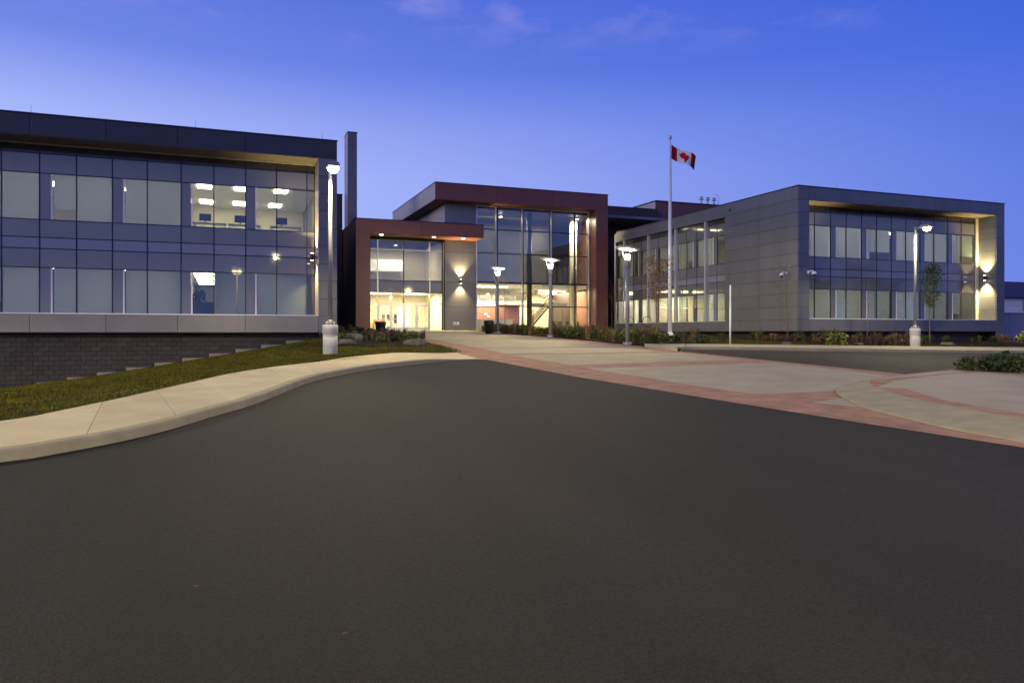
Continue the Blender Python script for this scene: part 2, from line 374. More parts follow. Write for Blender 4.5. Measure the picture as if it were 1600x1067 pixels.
def sheet(name, poly, m, zf=T, off=0.0, thick=0.0, parent=None, cuts=(), kind=None, tilt=0):
    bm = bmesh.new()
    f = bm.faces.new([bm.verts.new((x, y, 0)) for x, y in poly])
    bmesh.ops.triangulate(bm, faces=bm.faces[:])
    for ax, v in list(cuts) + [('y', 40), ('y', 60), ('x', 20), ('x', 60), ('y', -20)]:
        no = (1, 0, 0) if ax == 'x' else (0, 1, 0); co = (v, 0, 0) if ax == 'x' else (0, v, 0)
        bmesh.ops.bisect_plane(bm, geom=bm.verts[:] + bm.edges[:] + bm.faces[:], plane_co=co, plane_no=no, dist=1e-5)
    for v in bm.verts: v.co.z = zf(v.co.x, v.co.y) + off
    for f in bm.faces:
        f.normal_update()
        if f.normal.z < 0: f.normal_flip()
    if thick:
        r = bmesh.ops.extrude_face_region(bm, geom=bm.faces[:])
        low = [g for g in r['geom'] if isinstance(g, bmesh.types.BMVert)]
        for v in low: v.co.z -= thick
        bmesh.ops.recalc_face_normals(bm, faces=bm.faces[:])
    cx = sum(p[0] for p in poly) / len(poly); cyy = sum(p[1] for p in poly) / len(poly); o_ = Vector((cx, cyy, zf(cx, cyy)))
    for v in bm.verts: v.co -= o_
    o = from_bm(name, bm, m, parent, o_)
    if kind: o['kind'] = kind
    return o
def gridcuts(x0, x1, y0, y1, s):
    c_ = []; x = x0
    while x < x1: c_.append(('x', x)); x += s
    y = y0
    while y < y1: c_.append(('y', y)); y += s
    return c_

def lerp_curve(line, x):
    for (x0, y0), (x1, y1) in zip(line, line[1:]):
        if x0 <= x <= x1: return y0 + (y1 - y0) * (x - x0) / (x1 - x0)
    return line[0][1] if x < line[0][0] else line[-1][1]
YB = 36.55
def LZ(x, y):                       # the lawn beside the left wing falls away to the left
    ys = lerp_curve(BACK, x); zs = T(x, ys) + .11
    zw = -.84 + .172 * (max(x, -16) + 8.5)
    tt = max(0, min(1, (y - ys) / (YB - ys)))
    z1 = zs + (zw - zs) * (tt ** 1.15)
    z2 = T(x, y) + .10
    k = max(0, min(1, (x - 2.6) / 3.4)); k = k * k * (3 - 2 * k)
    return z1 * (1 - k) + z2 * k - (T(x, ys) - SW(x, ys)) * max(0, 1 - max(0, y - ys) / 2.5)
def GZ(x, y):                       # base ground, kept under everything that lies on it
    z = T(x, y) - .22
    if x < 9.0 and y > 6:
        k = max(0, min(1, (9.0 - x) / 3)) * max(0, min(1, (y - 6) / 4))
        z = z * (1 - k) + k * min(z, -2.6)
    return z
bm = bmesh.new()
xs = [-900, -300, -120, -60] + list(range(-30, 70, 3)) + [80, 120, 250, 900]
ys = [-900, -300, -120, -60] + list(range(-32, 76, 3)) + [90, 140, 300, 900]
gv = [[bm.verts.new((x, y, GZ(x, y))) for y in ys] for x in xs]
for i in range(len(xs) - 1):
    for j in range(len(ys) - 1): bm.faces.new((gv[i][j], gv[i + 1][j], gv[i + 1][j + 1], gv[i][j + 1]))
tag(from_bm('ground', bm, turf), kind='structure')

# driveway asphalt
kf = resample(FRONT, .45)
EDGE = [(9.9, -2), (9.42, 4), (9.01, 6.2), (8.67, 8.4), (8.35, 11.0), (7.83, 16.1), (7.70, 22.3)]
sheet('driveway', [(-30, -55), (60, -55), (60, -2)] + EDGE + [p for p in reversed(kf)][1:], asphalt, off=0, kind='structure', cuts=[('y', y) for y in range(-50, 20, 10)])
# side road on the right
FARK = [(16.9, 25.2), (17.05, 25.9), (17.5, 26.35), (18.3, 26.5), (20, 26.15), (24, 25.2), (30, 24.4), (40, 23.9), (62, 23.4)]
sheet('side_road', [(16.82, 13.9), (18.4, 14.62), (24, 16.5), (62, 16.5)] + FARK[::-1], asphalt2, off=-.004, kind='structure')

# ------------------------------------------------------------------ left sidewalk: slabs and kerb
kb = resample(BACK, .45)
def SW(x, y):                       # the walk and its kerb ramp down flush with the plaza at their far end
    k = max(0, min(1, (x - 4.9) / 2.5)) if y > 15 else 0
    return T(x, y) - .112 * k * k * (3 - 2 * k)
sw = tag(empty('sidewalk', (2, 18, T(2, 18))), kind='structure')
fr = offset(kf, .17)
def at_frac(line, f):
    L = [0]
    for a, b in zip(line, line[1:]): L.append(L[-1] + (Vector(b) - Vector(a)).length)
    t = f * L[-1]
    for i in range(len(line) - 1):
        if L[i + 1] >= t - 1e-9:
            k = (t - L[i]) / max(1e-9, L[i + 1] - L[i]); return (line[i][0] + (line[i + 1][0] - line[i][0]) * k, line[i][1] + (line[i + 1][1] - line[i][1]) * k)
    return line[-1]
NS = 28
for i in range(NS):
    g = .00012
    f0, f1 = i / NS + g, (i + 1) / NS - g
    top = [at_frac(kb, f0 + (f1 - f0) * k / 8) for k in range(9)]; bot = [at_frac(fr, f0 + (f1 - f0) * k / 8) for k in range(9)]
    sheet('slab', bot + top[::-1], concrete, zf=SW, off=.12 + random.uniform(-.002, .002), thick=.14, parent=sw, cuts=[('x', 4.9 + .5 * q) for q in range(6)])
sheet('joint_bed', fr + kb[::-1], kerbc, zf=SW, off=.112, parent=sw, cuts=[('x', 4.9 + .5 * q) for q in range(6)])
def kerb_line(name, line, width, h0, h1, m, kind='structure', r=.025, zf=T):
    # line = road side; kerb grows to the left of its direction; rounded arris
    prof = [(0, -.12), (0.0, h0 - r), (r * .35, h0 - r * .3), (r, h0), (width, h1), (width, -.1)]
    bm = bmesh.new(); rows = []
    for d, h in prof:
        ol = offset(line, d); rows.append([bm.verts.new((x, y, zf(x, y) + h)) for x, y in ol])
    for i in range(len(rows) - 1):
        for k in range(len(line) - 1): bm.faces.new((rows[i][k], rows[i][k + 1], rows[i + 1][k + 1], rows[i + 1][k]))
    bmesh.ops.recalc_face_normals(bm, faces=bm.faces[:])
    return tag(from_bm(name, bm, m), kind=kind)
kerb_line('kerb', kf, .16, .125, .128, kerbc, zf=SW)

# ------------------------------------------------------------------ plaza: red bands with concrete panels
pz = tag(empty('plaza', (12.5, 26, T(12.5, 26))), kind='structure')
KR = [(9.15, 4.0), (9.30, 6.4), (9.37, 6.65), (9.43, 7.58), (9.75, 8.64), (10.12, 9.72), (10.84, 10.83), (11.55, 11.75), (12.4, 12.45), (13.3, 12.98)]
kr = resample(KR, .3)
sheet('red_paving', EDGE[:-1] + [(7.69, 22.1), (7.42, 22.42), (7.55, 25.85), (7.9, 26.1), (8.2, 30), (8.45, 36), (8.6, 46), (9.0, 59.95), (31, 59.95), (31, 58.6), (19.4, 58.6), (17.6, 49), (17.55, 29.5), (17.0, 27.3), (16.9, 25.2), (16.82, 13.9), (13.3, 12.98), (12.0, 8), (11.0, -2)], redp, off=.006, parent=pz)
def plaza_panel(poly):
    sheet('concrete_panel', poly, plazac, off=.012 + random.uniform(0, .003), parent=pz, thick=.03)
plaza_panel([(9.22, 18.25), (9.40, 15.7), (9.47, 13.42), (9.62, 12.2), (9.74, 11.78), (10.4, 11.9), (12.6, 11.98), (12.6, 18.55)])
plaza_panel([(12.612, 18.55), (12.612, 12.52), (13.25, 13.05), (15.9, 13.9), (16.05, 16.2), (16.08, 18.95)])
plaza_panel([(9.30, 19.35), (9.22, 24.05), (12.6, 24.12), (12.6, 19.93)])
plaza_panel([(12.612, 19.94), (12.612, 24.13), (16.2, 24.5), (16.1, 20.45)])
plaza_panel([(9.35, 24.72), (9.6, 28.15), (12.7, 28.35), (12.7, 24.75)])
plaza_panel([(12.712, 24.75), (12.712, 28.35), (16.1, 28.5), (16.1, 25.2)])
plaza_panel([(9.65, 28.8), (9.75, 35.45), (13, 35.4), (13, 28.95)])
plaza_panel([(13.012, 28.95), (13.012, 35.4), (16.4, 35.35), (16.4, 29.1)])
plaza_panel([(9.75, 35.95), (9.8, 40.9), (13, 40.9), (13, 35.95)])
plaza_panel([(13.012, 35.95), (13.012, 40.9), (16.5, 40.9), (16.5, 35.95)])
plaza_panel([(9.2, 41.3), (9.4, 50), (13, 50), (13, 41.3)]); plaza_panel([(13.012, 41.3), (13.012, 50), (16.8, 50), (16.6, 41.3)])
plaza_panel([(9.4, 50.012), (9.6, 59.9), (13.6, 59.9), (13.6, 50.012)]); plaza_panel([(13.612, 50.012), (13.612, 59.9), (19.0, 59.9), (17.0, 50.012)])
plaza_panel([(9.80, 10.48), (10.83, 10.84), (10.14, 9.76)])

# raised apron on the right, with its broad mountable kerb
ap = tag(empty('apron', (14, 8, T(14, 8))), kind='structure')
bm = bmesh.new()
W = [1.35, 1.30, 1.30, 1.28, 1.18, 1.05, .92, .80, .55, .32]
def warp(line, ws):
    res = []
    n = len(line)
    for i, p in enumerate(line):
        f = i / (n - 1) * (len(ws) - 1); a = int(min(f, len(ws) - 2)); wd = ws[a] + (ws[a + 1] - ws[a]) * (f - a)
        q = offset(line, -wd)[i]; res.append(q)
    return res
krin = warp(kr, W)
def ring(bm, line, h): return [bm.verts.new((x, y, T(x, y) + h)) for x, y in line]
mid = [((a[0] * .93 + b[0] * .07), (a[1] * .93 + b[1] * .07)) for a, b in zip(kr, krin)]
rows = [ring(bm, kr, -.05), ring(bm, kr, .035), ring(bm, mid, .055), ring(bm, krin, .125)]
for i in range(3):
    for k in range(len(kr) - 1): bm.faces.new((rows[i][k], rows[i + 1][k], rows[i + 1][k + 1], rows[i][k + 1]))
bmesh.ops.recalc_face_normals(bm, faces=bm.faces[:])
from_bm('sloped_kerb', bm, kerbc, ap)
# red strip behind the kerb then the concrete field
AP = krin + [(14.6, 13.38), (16.15, 13.85), (18.3, 14.55), (19.05, 13.2), (20.4, 10.5), (22, 4), (22, 3.9)]
sheet('red_strip', AP, redp, off=.118, thick=.2, parent=ap)
st = offset(krin, -.50)
fld = [p for p in st if p[1] < 11.2]
fld = fld + [(12.2, 11.35), (13.8, 12.35), (16.6, 13.35), (18.05, 13.62), (18.9, 12.2), (20.0, 9.5), (21.8, 4.0)]
sheet('concrete_field', fld, plazac, off=.126, thick=.03, parent=ap)
sheet('concrete_wedge', [(13.0, 12.75), (14.6, 13.2), (16.1, 13.7), (17.6, 14.15), (17.9, 13.85), (16.6, 13.5), (14, 12.75)], plazac, off=.127, thick=.03, parent=ap)
# far sidewalk + kerb
FB = [(17.6, 29.2), (19.1, 28.85), (22.2, 28.7), (31, 27.95), (40, 27.6), (62, 27.2)]
fk = resample(FARK, .6)
fw = tag(empty('far_sidewalk', (30, 26.5, T(30, 26.5))), kind='structure')
kin = offset(fk, .17)
fbk = resample(FB, 1.0)
for i in range(22):
    f0, f1 = i / 22 + .0006, (i + 1) / 22 - .0006
    top = [at_frac(fbk, f0 + (f1 - f0) * k / 5) for k in range(6)]; bot = [at_frac(kin, f0 + (f1 - f0) * k / 5) for k in range(6)]
    sheet('slab', bot + top[::-1], plazac, off=.12, thick=.14, parent=fw)
kerb_line('far_kerb', fk, .16, .125, .128, kerbc)
# planting soil and lawns
def lz_poly(name, poly, m, zf, off, step, kind): return sheet(name, poly, m, zf=zf, off=off, cuts=gridcuts(-30, 9, 8, 60, step), kind=kind)
bk2 = [p for p in kb]
lz_poly('lawn', bk2 + [(8.0, 27), (8.25, 30), (8.3, 36.4), (5.15, 36.6), (-30, 36.6)], turf, LZ, 0, 1.5, 'structure')
lz_poly('planting_bed', [(3.8, 30.2), (5.5, 28.6), (7.4, 28.9), (8.1, 30.6), (8.42, 36), (8.55, 46), (8.8, 57.6), (5.2, 60), (5.2, 36.6)], soil, lambda x, y: LZ(x, min(y, 36.5)) if y < 36.5 else T(x, y) + .10, .03, 1.5, 'structure')
sheet('planting_bed', [(17.62, 29.4), (17.66, 49), (19.5, 58.5), (33.2, 58.5), (33.2, 47), (24, 37), (21, 29.2)], soil, off=.05, kind='structure')
sheet('lawn', [(21, 29.05), (24, 37), (33.2, 46.8), (33.8, 37.6), (62, 37.6), (62, 27.5), (40, 27.8), (31, 28.1)], turf, off=.06, kind='structure')
sheet('planting_bed', [(29, 31.0), (31, 29.2), (36, 29.0), (37, 30.5), (60, 31), (60, 37.5), (29, 37.5)], soil, off=.08, kind='structure')
sheet('planting_bed', [(18.35, 14.6), (19.05, 13.2), (20.4, 10.5), (22, 4), (40, 4), (40, 16.45), (24, 16.45)], soil, off=.10, kind='structure')

# ------------------------------------------------------------------ facade helper
def FBX(axis, parent):
    def f(name, u0, u1, z0, z1, p0, p1, m):
        return box(name, u0, u1, p0, p1, z0, z1, m, parent) if axis == 'x' else box(name, p0, p1, u0, u1, z0, z1, m, parent)
    return f
RW = [2.48, 4.50, 5.33, 5.82, 6.60, 8.64, 9.50, 9.90]
KIND = ['win', 'spa', 'band', 'spa', 'win', 'spa', 'strip']
def curtain(parent, axis, p, edges, lit=(), phase=0, gm=None, half=()):
    """edges: mullion positions; p: plane of the glass; lit: set of (bay, row) without a blind"""
    f = FBX(axis, parent); gm = gm or glass
    for i in range(len(edges) - 1):
        a, b = edges[i], edges[i + 1]
        for r in range(7):
            z0, z1 = RW[r], RW[r + 1]; k = KIND[r]; g = .012
            if k != 'win':
                f({'spa': 'spandrel_pane', 'band': 'spandrel_band', 'strip': 'head_pane'}[k], a + g, b - g, z0 + g, z1 - g, p, p + .04, {'spa': spandrel, 'band': band, 'strip': stripm}[k])
                continue
            s = a
            if (i + phase) % 2 == 0 and b - a > .9:
                s = a + .46
                f('side_panel', a + g, s - .035, z0 + g, z1 - g, p, p + .04, spandrel)
                f('window_jamb', s - .03, s + .035, z0 + g, z1 - g, p - .006, p + .06, white)
                s += .04
            f('pane', s + g, b - g, z0 + g, z1 - g, p + .005, p + .02, gm)
            if (i, r) not in lit:
                zb = z0 + .02 + (random.random() < .12) * .5
                pts = [(s + .03, zb), (b - .01, zb), (b - .01, z1 - .01), (s + .03, z1 - .01)]
                mesh('blind', [((u, p + .16, v) if axis == 'x' else (p + .16, u, v)) for u, v in pts], [(0, 1, 2, 3)], blind, parent)
    e0, e1 = edges[0], edges[-1]
    for x in edges: f('mullion', x - .022, x + .022, RW[0], RW[-1], p - .016, p + .05, navy)
    for z in RW[1:-1]: f('transom', e0, e1, z - .020, z + .020, p - .012, p + .046, navy)
def panels(parent, axis, p, us, zs, m, th=.06, name='cladding_panel', sign=1, gap=.009):
    f = FBX(axis, parent)
    for i in range(len(us) - 1):
        for j in range(len(zs) - 1):
            f(name, us[i] + gap, us[i + 1] - gap, zs[j] + gap, zs[j + 1] - gap, p if sign > 0 else p - th, p + th if sign > 0 else p, m)

# ------------------------------------------------------------------ left wing
LWX0 = -16.15
lw = empty('office_wing', (-5, 45, -1), 'two-storey office wing with blue glazing above dark block wall, on the left', 'building')
fus = [-16.15, -13.3, -10.455, -7.61, -4.77, -1.93, .91, 5.07]
panels(lw, 'x', 36.5, fus, [9.95, 10.80], panel_d)
panels(lw, 'x', 36.5, fus[:-1] + [4.2], [1.65, 2.42], panel_b)
panels(lw, 'x', 36.5, [4.2, 5.07], [1.65, 2.42, 3.25, 4.09, 4.92, 5.75, 6.6, 7.44, 8.28, 9.1, 9.95], panel)
box('parapet_cap', LWX0, 5.09, 36.47, 36.9, 10.803, 10.86, navy, lw)
box('fascia_core', LWX0, 5.05, 36.57, 38.0, 9.96, 10.79, backing, lw)
box('soffit', LWX0, 4.2, 36.52, 38.06, 9.925, 9.95, soffm, lw)
box('head_trim', LWX0, 4.2, 38.0, 38.12, 9.88, 9.922, alu, lw)
box('sill_ledge', LWX0, 4.2, 36.49, 38.1, 2.425, 2.475, white, lw)
box('base_core', LWX0, 5.05, 36.57, 38.0, 1.66, 2.42, backing, lw)
box('column_core', 4.23, 5.05, 36.57, 38.0, 1.66, 9.95, backing, lw)
panels(lw, 'y', 4.2, [36.565, 38.05], [2.48, 4.09, 5.75, 7.44, 9.92], palep, th=.03)
box('base_soffit', LWX0, 5.06, 36.52, 37.6, 1.625, 1.648, maroon_d, lw)
ed = [-8.98 + 1.422 * k for k in range(-5, 10)]
ed = [x for x in ed if x < 3.9] + [4.19]
ed[0] = -16.09
nb = len(ed) - 1
# bay index of the lit windows
def bay(x): return max(i for i in range(nb) if ed[i] <= x)
b0 = bay(-1.6)
curtain(lw, 'x', 38.08, ed, lit={(b0, 4), (b0 + 1, 4), (b0 + 2, 4), (b0 + 3, 4), (b0 + 4, 4), (b0, 0), (b0 + 4, 0)}, phase=b0 % 2)
box('floor_slab', LWX0, 5.0, 38.2, 58, 1.9, 2.35, carpet, lw); box('floor_slab', LWX0, 5.0, 38.2, 58, 5.0, 6.2, ceilm, lw)
box('roof_slab', LWX0 + .3, 4.7, 38.2, 58, 9.25, 10.62, ceilm, lw)
box('end_wall', 4.72, 5.07, 38.05, 58, -2, 10.6, panel, lw); box('end_wall', LWX0, LWX0 + .3, 38.2, 58, -2, 10.6, panel, lw)
box('rear_wall', LWX0, 5.07, 58, 58.3, -2, 10.6, panel, lw)
box('partition_wall', -16, 4.7, 49.0, 49.15, 6.2, 9.25, cream, lw)
box('partition_wall', -2.0, -1.9, 38.6, 49, 6.2, 9.25, cream, lw); box('partition_wall', -2.05, -1.95, 38.6, 58, 2.35, 5.0, cream, lw)
box('partition_wall', .1, .2, 38.5, 46, 2.35, 5.0, cream, lw)
for x in (-.95, .85, 2.85):
    for y in (41.9, 46.8):
        box('ceiling_light', x - .33, x + .33, y - .62, y + .62, 9.20, 9.245, panel_l, lw)
for k in range(6): box('ceiling_light', -1.6, -.1, 43.5 + 2.3 * k, 43.75 + 2.3 * k, 4.95, 4.995, panel_l, lw)
for x in (-14, -11, -8, -5.2, -3.0):  # unseen panels added behind closed blinds to make the fabric glow
    for y in (40.2, 44): box('ceiling_light', x - .33, x + .33, y - .6, y + .6, 9.20, 9.245, panel_dim, lw); box('ceiling_light', x - .33, x + .33, y - .6, y + .6, 4.95, 4.995, panel_dim, lw)
for y in (40.2, 43): box('ceiling_light', 1.6, 2.3, y - .6, y + .6, 4.95, 4.995, panel_dim, lw)
box('office_screen', -1.88, -.35, 40.2, 40.28, 2.35, 3.15, carpet, lw)
# the dark block wall below
box('block_wall_core', LWX0, 5.0, 37.06, 37.8, -2.2, 1.64, mortar, lw)
bmesh_cache = {}
def brick(x0, x1, z0, z1):
    key = (round(x1 - x0, 3), round(z1 - z0, 3))
    if key not in bmesh_cache:
        a, b = key[0] / 2, key[1] / 2; t = .05
        vs = [(-a, t, -b), (a, t, -b), (a, t, b), (-a, t, b), (-a, 0, -b), (a, 0, -b), (a, 0, b), (-a, 0, b), (-a + .008, -.008, -b + .008), (a - .008, -.008, -b + .008), (a - .008, -.008, b - .008), (-a + .008, -.008, b - .008)]
        fs = [(0, 4, 7, 3), (1, 2, 6, 5), (3, 7, 6, 2), (0, 1, 5, 4), (4, 5, 9, 8), (5, 6, 10, 9), (6, 7, 11, 10), (7, 4, 8, 11), (8, 9, 10, 11)]
        me = bpy.data.meshes.new('brick'); me.from_pydata(vs, [], fs); me.materials.append(brickm); bmesh_cache[key] = me
    o = bpy.data.objects.new('brick', bmesh_cache[key]); C.objects.link(o); o.parent = lw
    o.location = Vector(((x0 + x1) / 2, 37.03 + random.uniform(-.004, .004), (z0 + z1) / 2)) - wloc(lw)
nbk = 0; z = 1.62; row = 0
while z > -1.6:
    x = -9.2 - (row % 2) * .2
    while x < 4.98:
        x1 = min(x + .39, 4.99)
        zl = -.84 + .172 * (x + 8.5)
        if z > zl - .1 and x1 - x > .1: brick(x, x1, z - .19, z); nbk += 1
        x += .40
    z -= .20; row += 1
print('bricks', nbk)
for k in range(-6, 12):
    x0 = -8.5 + 1.124 * k; zt = -.665 + .1935 * k
    x1 = x0 + 1.115
    if k >= 10: zt = 1.27; x1 = min(x1, 5.1)
    if x0 > 5: break
    box('ledge_block', x0, x1, 36.58, 36.98, zt - .9, zt, ledgec, lw)
for k, x in enumerate((-12.6, -7.6, -1.2, 4.4)):
    o = tube('lightning_rod', [(0, 0, 0), (0, 0, .38)], [.012, .006], alu, lw, 5, (x, 36.75, 10.85))

# ------------------------------------------------------------------ right wing
rw = empty('office_wing', (42, 45, 1), 'two-storey grey panelled wing with framed blue glazing on the right', 'building')
XR, YR, XE = 33.25, 36.9, 51.64
zsR = [1.75, 2.47, 3.28, 4.12, 4.98, 5.79, 6.6, 7.45, 8.33, 9.15, 9.95, 10.76]
panels(rw, 'y', XR, [YR + .06, 40.55, 44.18], zsR, panel)
panels(rw, 'y', XR, [44.18, 46.58, 50.5, 54.6, 60.0], [9.86, 10.76], panel)
panels(rw, 'y', XR, [44.18, 46.58, 50.5, 54.6, 60.0], [1.75, 2.47], panel)
panels(rw, 'x', YR, [XR, 34.13], zsR[:-2] + [9.95], panel)
panels(rw, 'x', YR, [50.82, XE], [.6] + zsR[:-1], panel)
panels(rw, 'x', YR, [XR, 34.13, 37.5, 41.2, 44.9, 48.3, 50.82, XE], [9.95, 10.76], panel)
panels(rw, 'x', YR, [34.13, 37.5, 41.2, 44.9, 48.3, 50.82], [1.75, 2.5], panel)
box('parapet_cap', XR - .03, XE + .02, YR - .03, YR + .4, 10.763, 10.82, navy, rw)
box('parapet_cap', XR - .032, XR + .4, YR + .4, 60, 10.763, 10.82, navy, rw)
box('fascia_core', XR + .06, XE - .02, YR + .062, 38.3, 9.97, 10.75, backing, rw)
box('soffit', 34.1, 50.85, YR + .02, 38.35, 9.92, 9.948, soffm, rw)
box('sill_ledge', 34.13, 50.82, YR - .01, 38.4, 2.51, 2.555, white, rw)
box('base_core', XR + .06, XE - .03, YR + .062, 38.3, 1.76, 2.505, backing, rw)
box('corner_core', XR + .062, 34.11, YR + .062, 44.1, 1.76, 10.74, backing, rw)
box('column_core', 50.86, XE - .02, YR + .062, 38.3, .4, 9.96, backing, rw)
panels(rw, 'y', 50.82, [YR + .065, 38.25], [2.56, 3.28, 4.12, 4.98, 5.79, 6.6, 7.45, 8.33, 9.15, 9.92], panel, th=.03)
box('end_jamb', 50.60, 50.84, 38.26, 38.36, 2.56, 9.9, cream, rw)
edr = [34.2] + [35.92 + 1.333 * k - 1.333 for k in range(0, 13)]
edr = [x for x in edr if x < 50.7] + [50.85]
curtain(rw, 'x', 38.376, edr, lit={(12, 0)}, phase=1)
# side windows on the wall that faces the plaza
ey = [44.18, 45.38, 46.58, 47.88, 49.19, 50.5, 51.86, 53.23, 54.6, 55.95, 57.3, 58.65, 60.0]
curtain(rw, 'y', XR + .22, ey, lit={(0, 0), (2, 0), (3, 0), (10, 0), (11, 0), (5, 0), (0, 4), (9, 4)}, phase=1)
box('side_soffit', XR + .002, XR + .28, 44.2, 60, 9.86, 9.89, soffm, rw)
box('sill_ledge', XR - .012, XR + .26, 44.19, 60, 2.472, 2.50, white, rw)
for y in (46.58, 50.5, 54.6, 58.65): box('column_fin', XR + .01, XR + .24, y - .085, y + .085, 2.5, 9.858, alu, rw)
box('side_core', XR + .062, XR + .4, 44.2, 60, 1.76, 2.465, backing, rw); box('side_core', XR + .062, XR + .4, 44.2, 60, 9.9, 10.74, backing, rw)
box('plinth_wall', XR + .75, 50.0, YR + .75, YR + 1.1, -.5, 1.75, maroon_d, rw); box('plinth_wall', XR + .75, XR + 1.1, YR + 1.1, 60, -.5, 1.75, maroon_d, rw)
box('base_soffit', XR + .02, XE - .02, YR + .02, 60, 1.72, 1.745, maroon_d, rw)
box('floor_slab', XR + .5, 51.0, 38.6, 60, 1.9, 2.35, carpet, rw); box('floor_slab', XR + .5, 51.0, 38.6, 60, 5.0, 6.2, ceilm, rw)
box('roof_slab', XR + .5, 51.2, 38.5, 60, 9.4, 10.6, ceilm, rw)
box('end_wall', 51.2, XE - .003, 38.35, 60, 0, 10.6, panel, rw); box('rear_wall', XR, XE, 60.05, 60.3, 0, 10.6, panel, rw)
box('partition_wall', 41.0, 41.15, 38.8, 60, 2.35, 5.0, cream, rw); box('partition_wall', 41.0, 41.15, 38.8, 60, 6.2, 9.4, cream, rw)
box('partition_wall', 34.0, 41.0, 44.3, 44.4, 2.35, 5.0, cream, rw); box('partition_wall', 33.7, 41.0, 54.0, 54.12, 2.35, 5.0, cream, rw)
box('partition_wall', 37.0, 41.0, 50.3, 50.4, 2.35, 5.0, cream, rw)
for y, pw_ in ((46, 110), (49.5, 130), (52.4, 280), (55.8, 330), (58.2, 480)):
    box('ceiling_light', 35.2, 35.9, y - .6, y + .6, 4.94, 4.995, panel_l, rw); light('office_light', 'AREA', (35.5, y, 4.9), pw_, ROOM, rw, shape='RECTANGLE', size=1.5, size_y=1.5)
for x in (36.4, 39.2, 42.6, 45.2, 48.4):  # unseen panels added so the right wing's blinds glow
    box('ceiling_light', x - .33, x + .33, 43.0, 44.2, 9.34, 9.395, panel_dim2, rw); box('ceiling_light', x - .33, x + .33, 43.0, 44.2, 4.94, 4.995, panel_dim2, rw)
    box('ceiling_light', x - .33, x + .33, 39.8, 41, 9.34, 9.395, panel_dim2, rw); box('ceiling_light', x - .33, x + .33, 39.8, 41, 4.94, 4.995, panel_dim2, rw)
for y in (47.5, 52, 57): box('ceiling_light', 36.0, 36.6, y - .6, y + .6, 9.34, 9.395, panel_dim2, rw)
box('ceiling_light', 36.0, 36.6, 45.2, 46.4, 9.34, 9.395, panel_l, rw)
for x in (36.5, 44, 50.9): tube('lightning_rod', [(0, 0, 0), (0, 0, .38)], [.012, .006], alu, rw, 5, (x, YR + .2, 10.81))
box('wall_vent', XR - .02, XR + .02, 44.0 - .5, 44.0 - .3, 10.18, 10.36, blackp, rw)

# ------------------------------------------------------------------ rear blocks
rb = empty('rear_block', (42, 70, 10), 'dark maroon roof block rising behind the right wing', 'building')
box('wall', 41.5, 56, 66.5, 80, 8, 15.2, maroon, rb); box('side_wall', 41.43, 41.497, 66.55, 80, 8, 15.15, palep, rb); box('roof_cap', 41.4, 56.1, 66.4, 80.1, 15.203, 15.3, navy, rb)
rb2 = empty('rear_block', (34, 72, 10), 'dark brown block between the entrance hall and the maroon roof block', 'building')
box('wall', 31.4, 41.3, 66, 82, 0, 14.2, maroon_d, rb2); box('roof_cap', 31.35, 41.32, 65.95, 82.05, 14.203, 14.3, navy, rb2)
for k, x in enumerate((47.35, 48.15, 48.95)):
    v = empty('roof_vent', (x, 66.9, 15.3), ('leftmost', 'middle', 'rightmost')[k] + ' of three mushroom vents on the maroon roof block', 'vent', 'mushroom vents on the roof')
    tube('pipe', [(0, 0, 0), (0, 0, .74)], .08, alu, v, 10, (x, 66.9, 15.3)); lathe('hood', [(.10, .42), (.24, .5), (.24, .55), (.10, .66)], alu, v, 14, (x, 66.9, 15.3)); lathe('cap', [(.22, .74), (.22, .77), (.05, .82)], alu, v, 14, (x, 66.9, 15.3))
an = empty('antenna', (49.45, 66.9, 15.3), 'thin bent antenna mast beside the mushroom vents', 'antenna')
tube('mast', [(0, 0, 0), (0, 0, 1.15)], .025, alu, an, 6, (49.45, 66.9, 15.3)); tube('arm', [(0, 0, 1.1), (-.3, 0, 1.15), (-.35, 0, 1.05)], .02, alu, an, 6, (49.45, 66.9, 15.3)); tube('mast', [(0, 0, 0), (0, 0, .95)], .02, alu, an, 6, (49.7, 66.9, 15.3))
cb = empty('link_block', (2, 66, 0), 'dark brown link block behind the left wing beside the tall fin', 'building')
box('wall', -10, 9.36, 64.3, 74, 0, 13.3, maroon_d, cb); box('roof_cap', -10.05, 9.38, 64.25, 74.05, 13.303, 13.4, navy, cb)

# ------------------------------------------------------------------ entrance hall (red frame, tall glass)
eh = empty('entrance_hall', (24, 64, 1.7), 'tall glazed entrance hall under a wide maroon roof frame', 'building')
panels(eh, 'x', 58.6, [15.93, 21.2, 26.4, 31.67], [12.46, 13.80], maroon)
panels(eh, 'x', 58.6, [30.5, 31.67], [1.6, 5.2, 8.8, 12.46], maroon)
panels(eh, 'y', 15.93, [58.665, 62, 66, 70, 75], [12.46, 13.80], palep)
box('roof_core', 15.99, 31.6, 58.665, 75, 12.49, 13.79, backing, eh); box('roof_cap', 15.9, 31.7, 58.57, 75, 13.803, 13.87, navy, eh)
box('soffit', 15.95, 30.5, 58.62, 60.4, 12.44, 12.462, soff_r, eh); box('soffit', 15.95, 17.1, 60.4, 75, 12.44, 12.462, maroon_d, eh)
box('frame_leg', 30.56, 31.6, 58.665, 60.6, 1.6, 12.46, maroon_d, eh)
panels(eh, 'y', 30.5, [58.665, 60.0], [1.7, 5.2, 8.8, 12.43], maroon, th=.03)
panels(eh, 'x', 60.0, [17.13, 19.85], [1.7, 3.8, 5.9, 8.4, 10.4, 12.43], panel)
panels(eh, 'y', 17.13, [60.065, 63, 66, 69, 72], [10.5, 12.43], palep, th=.05)
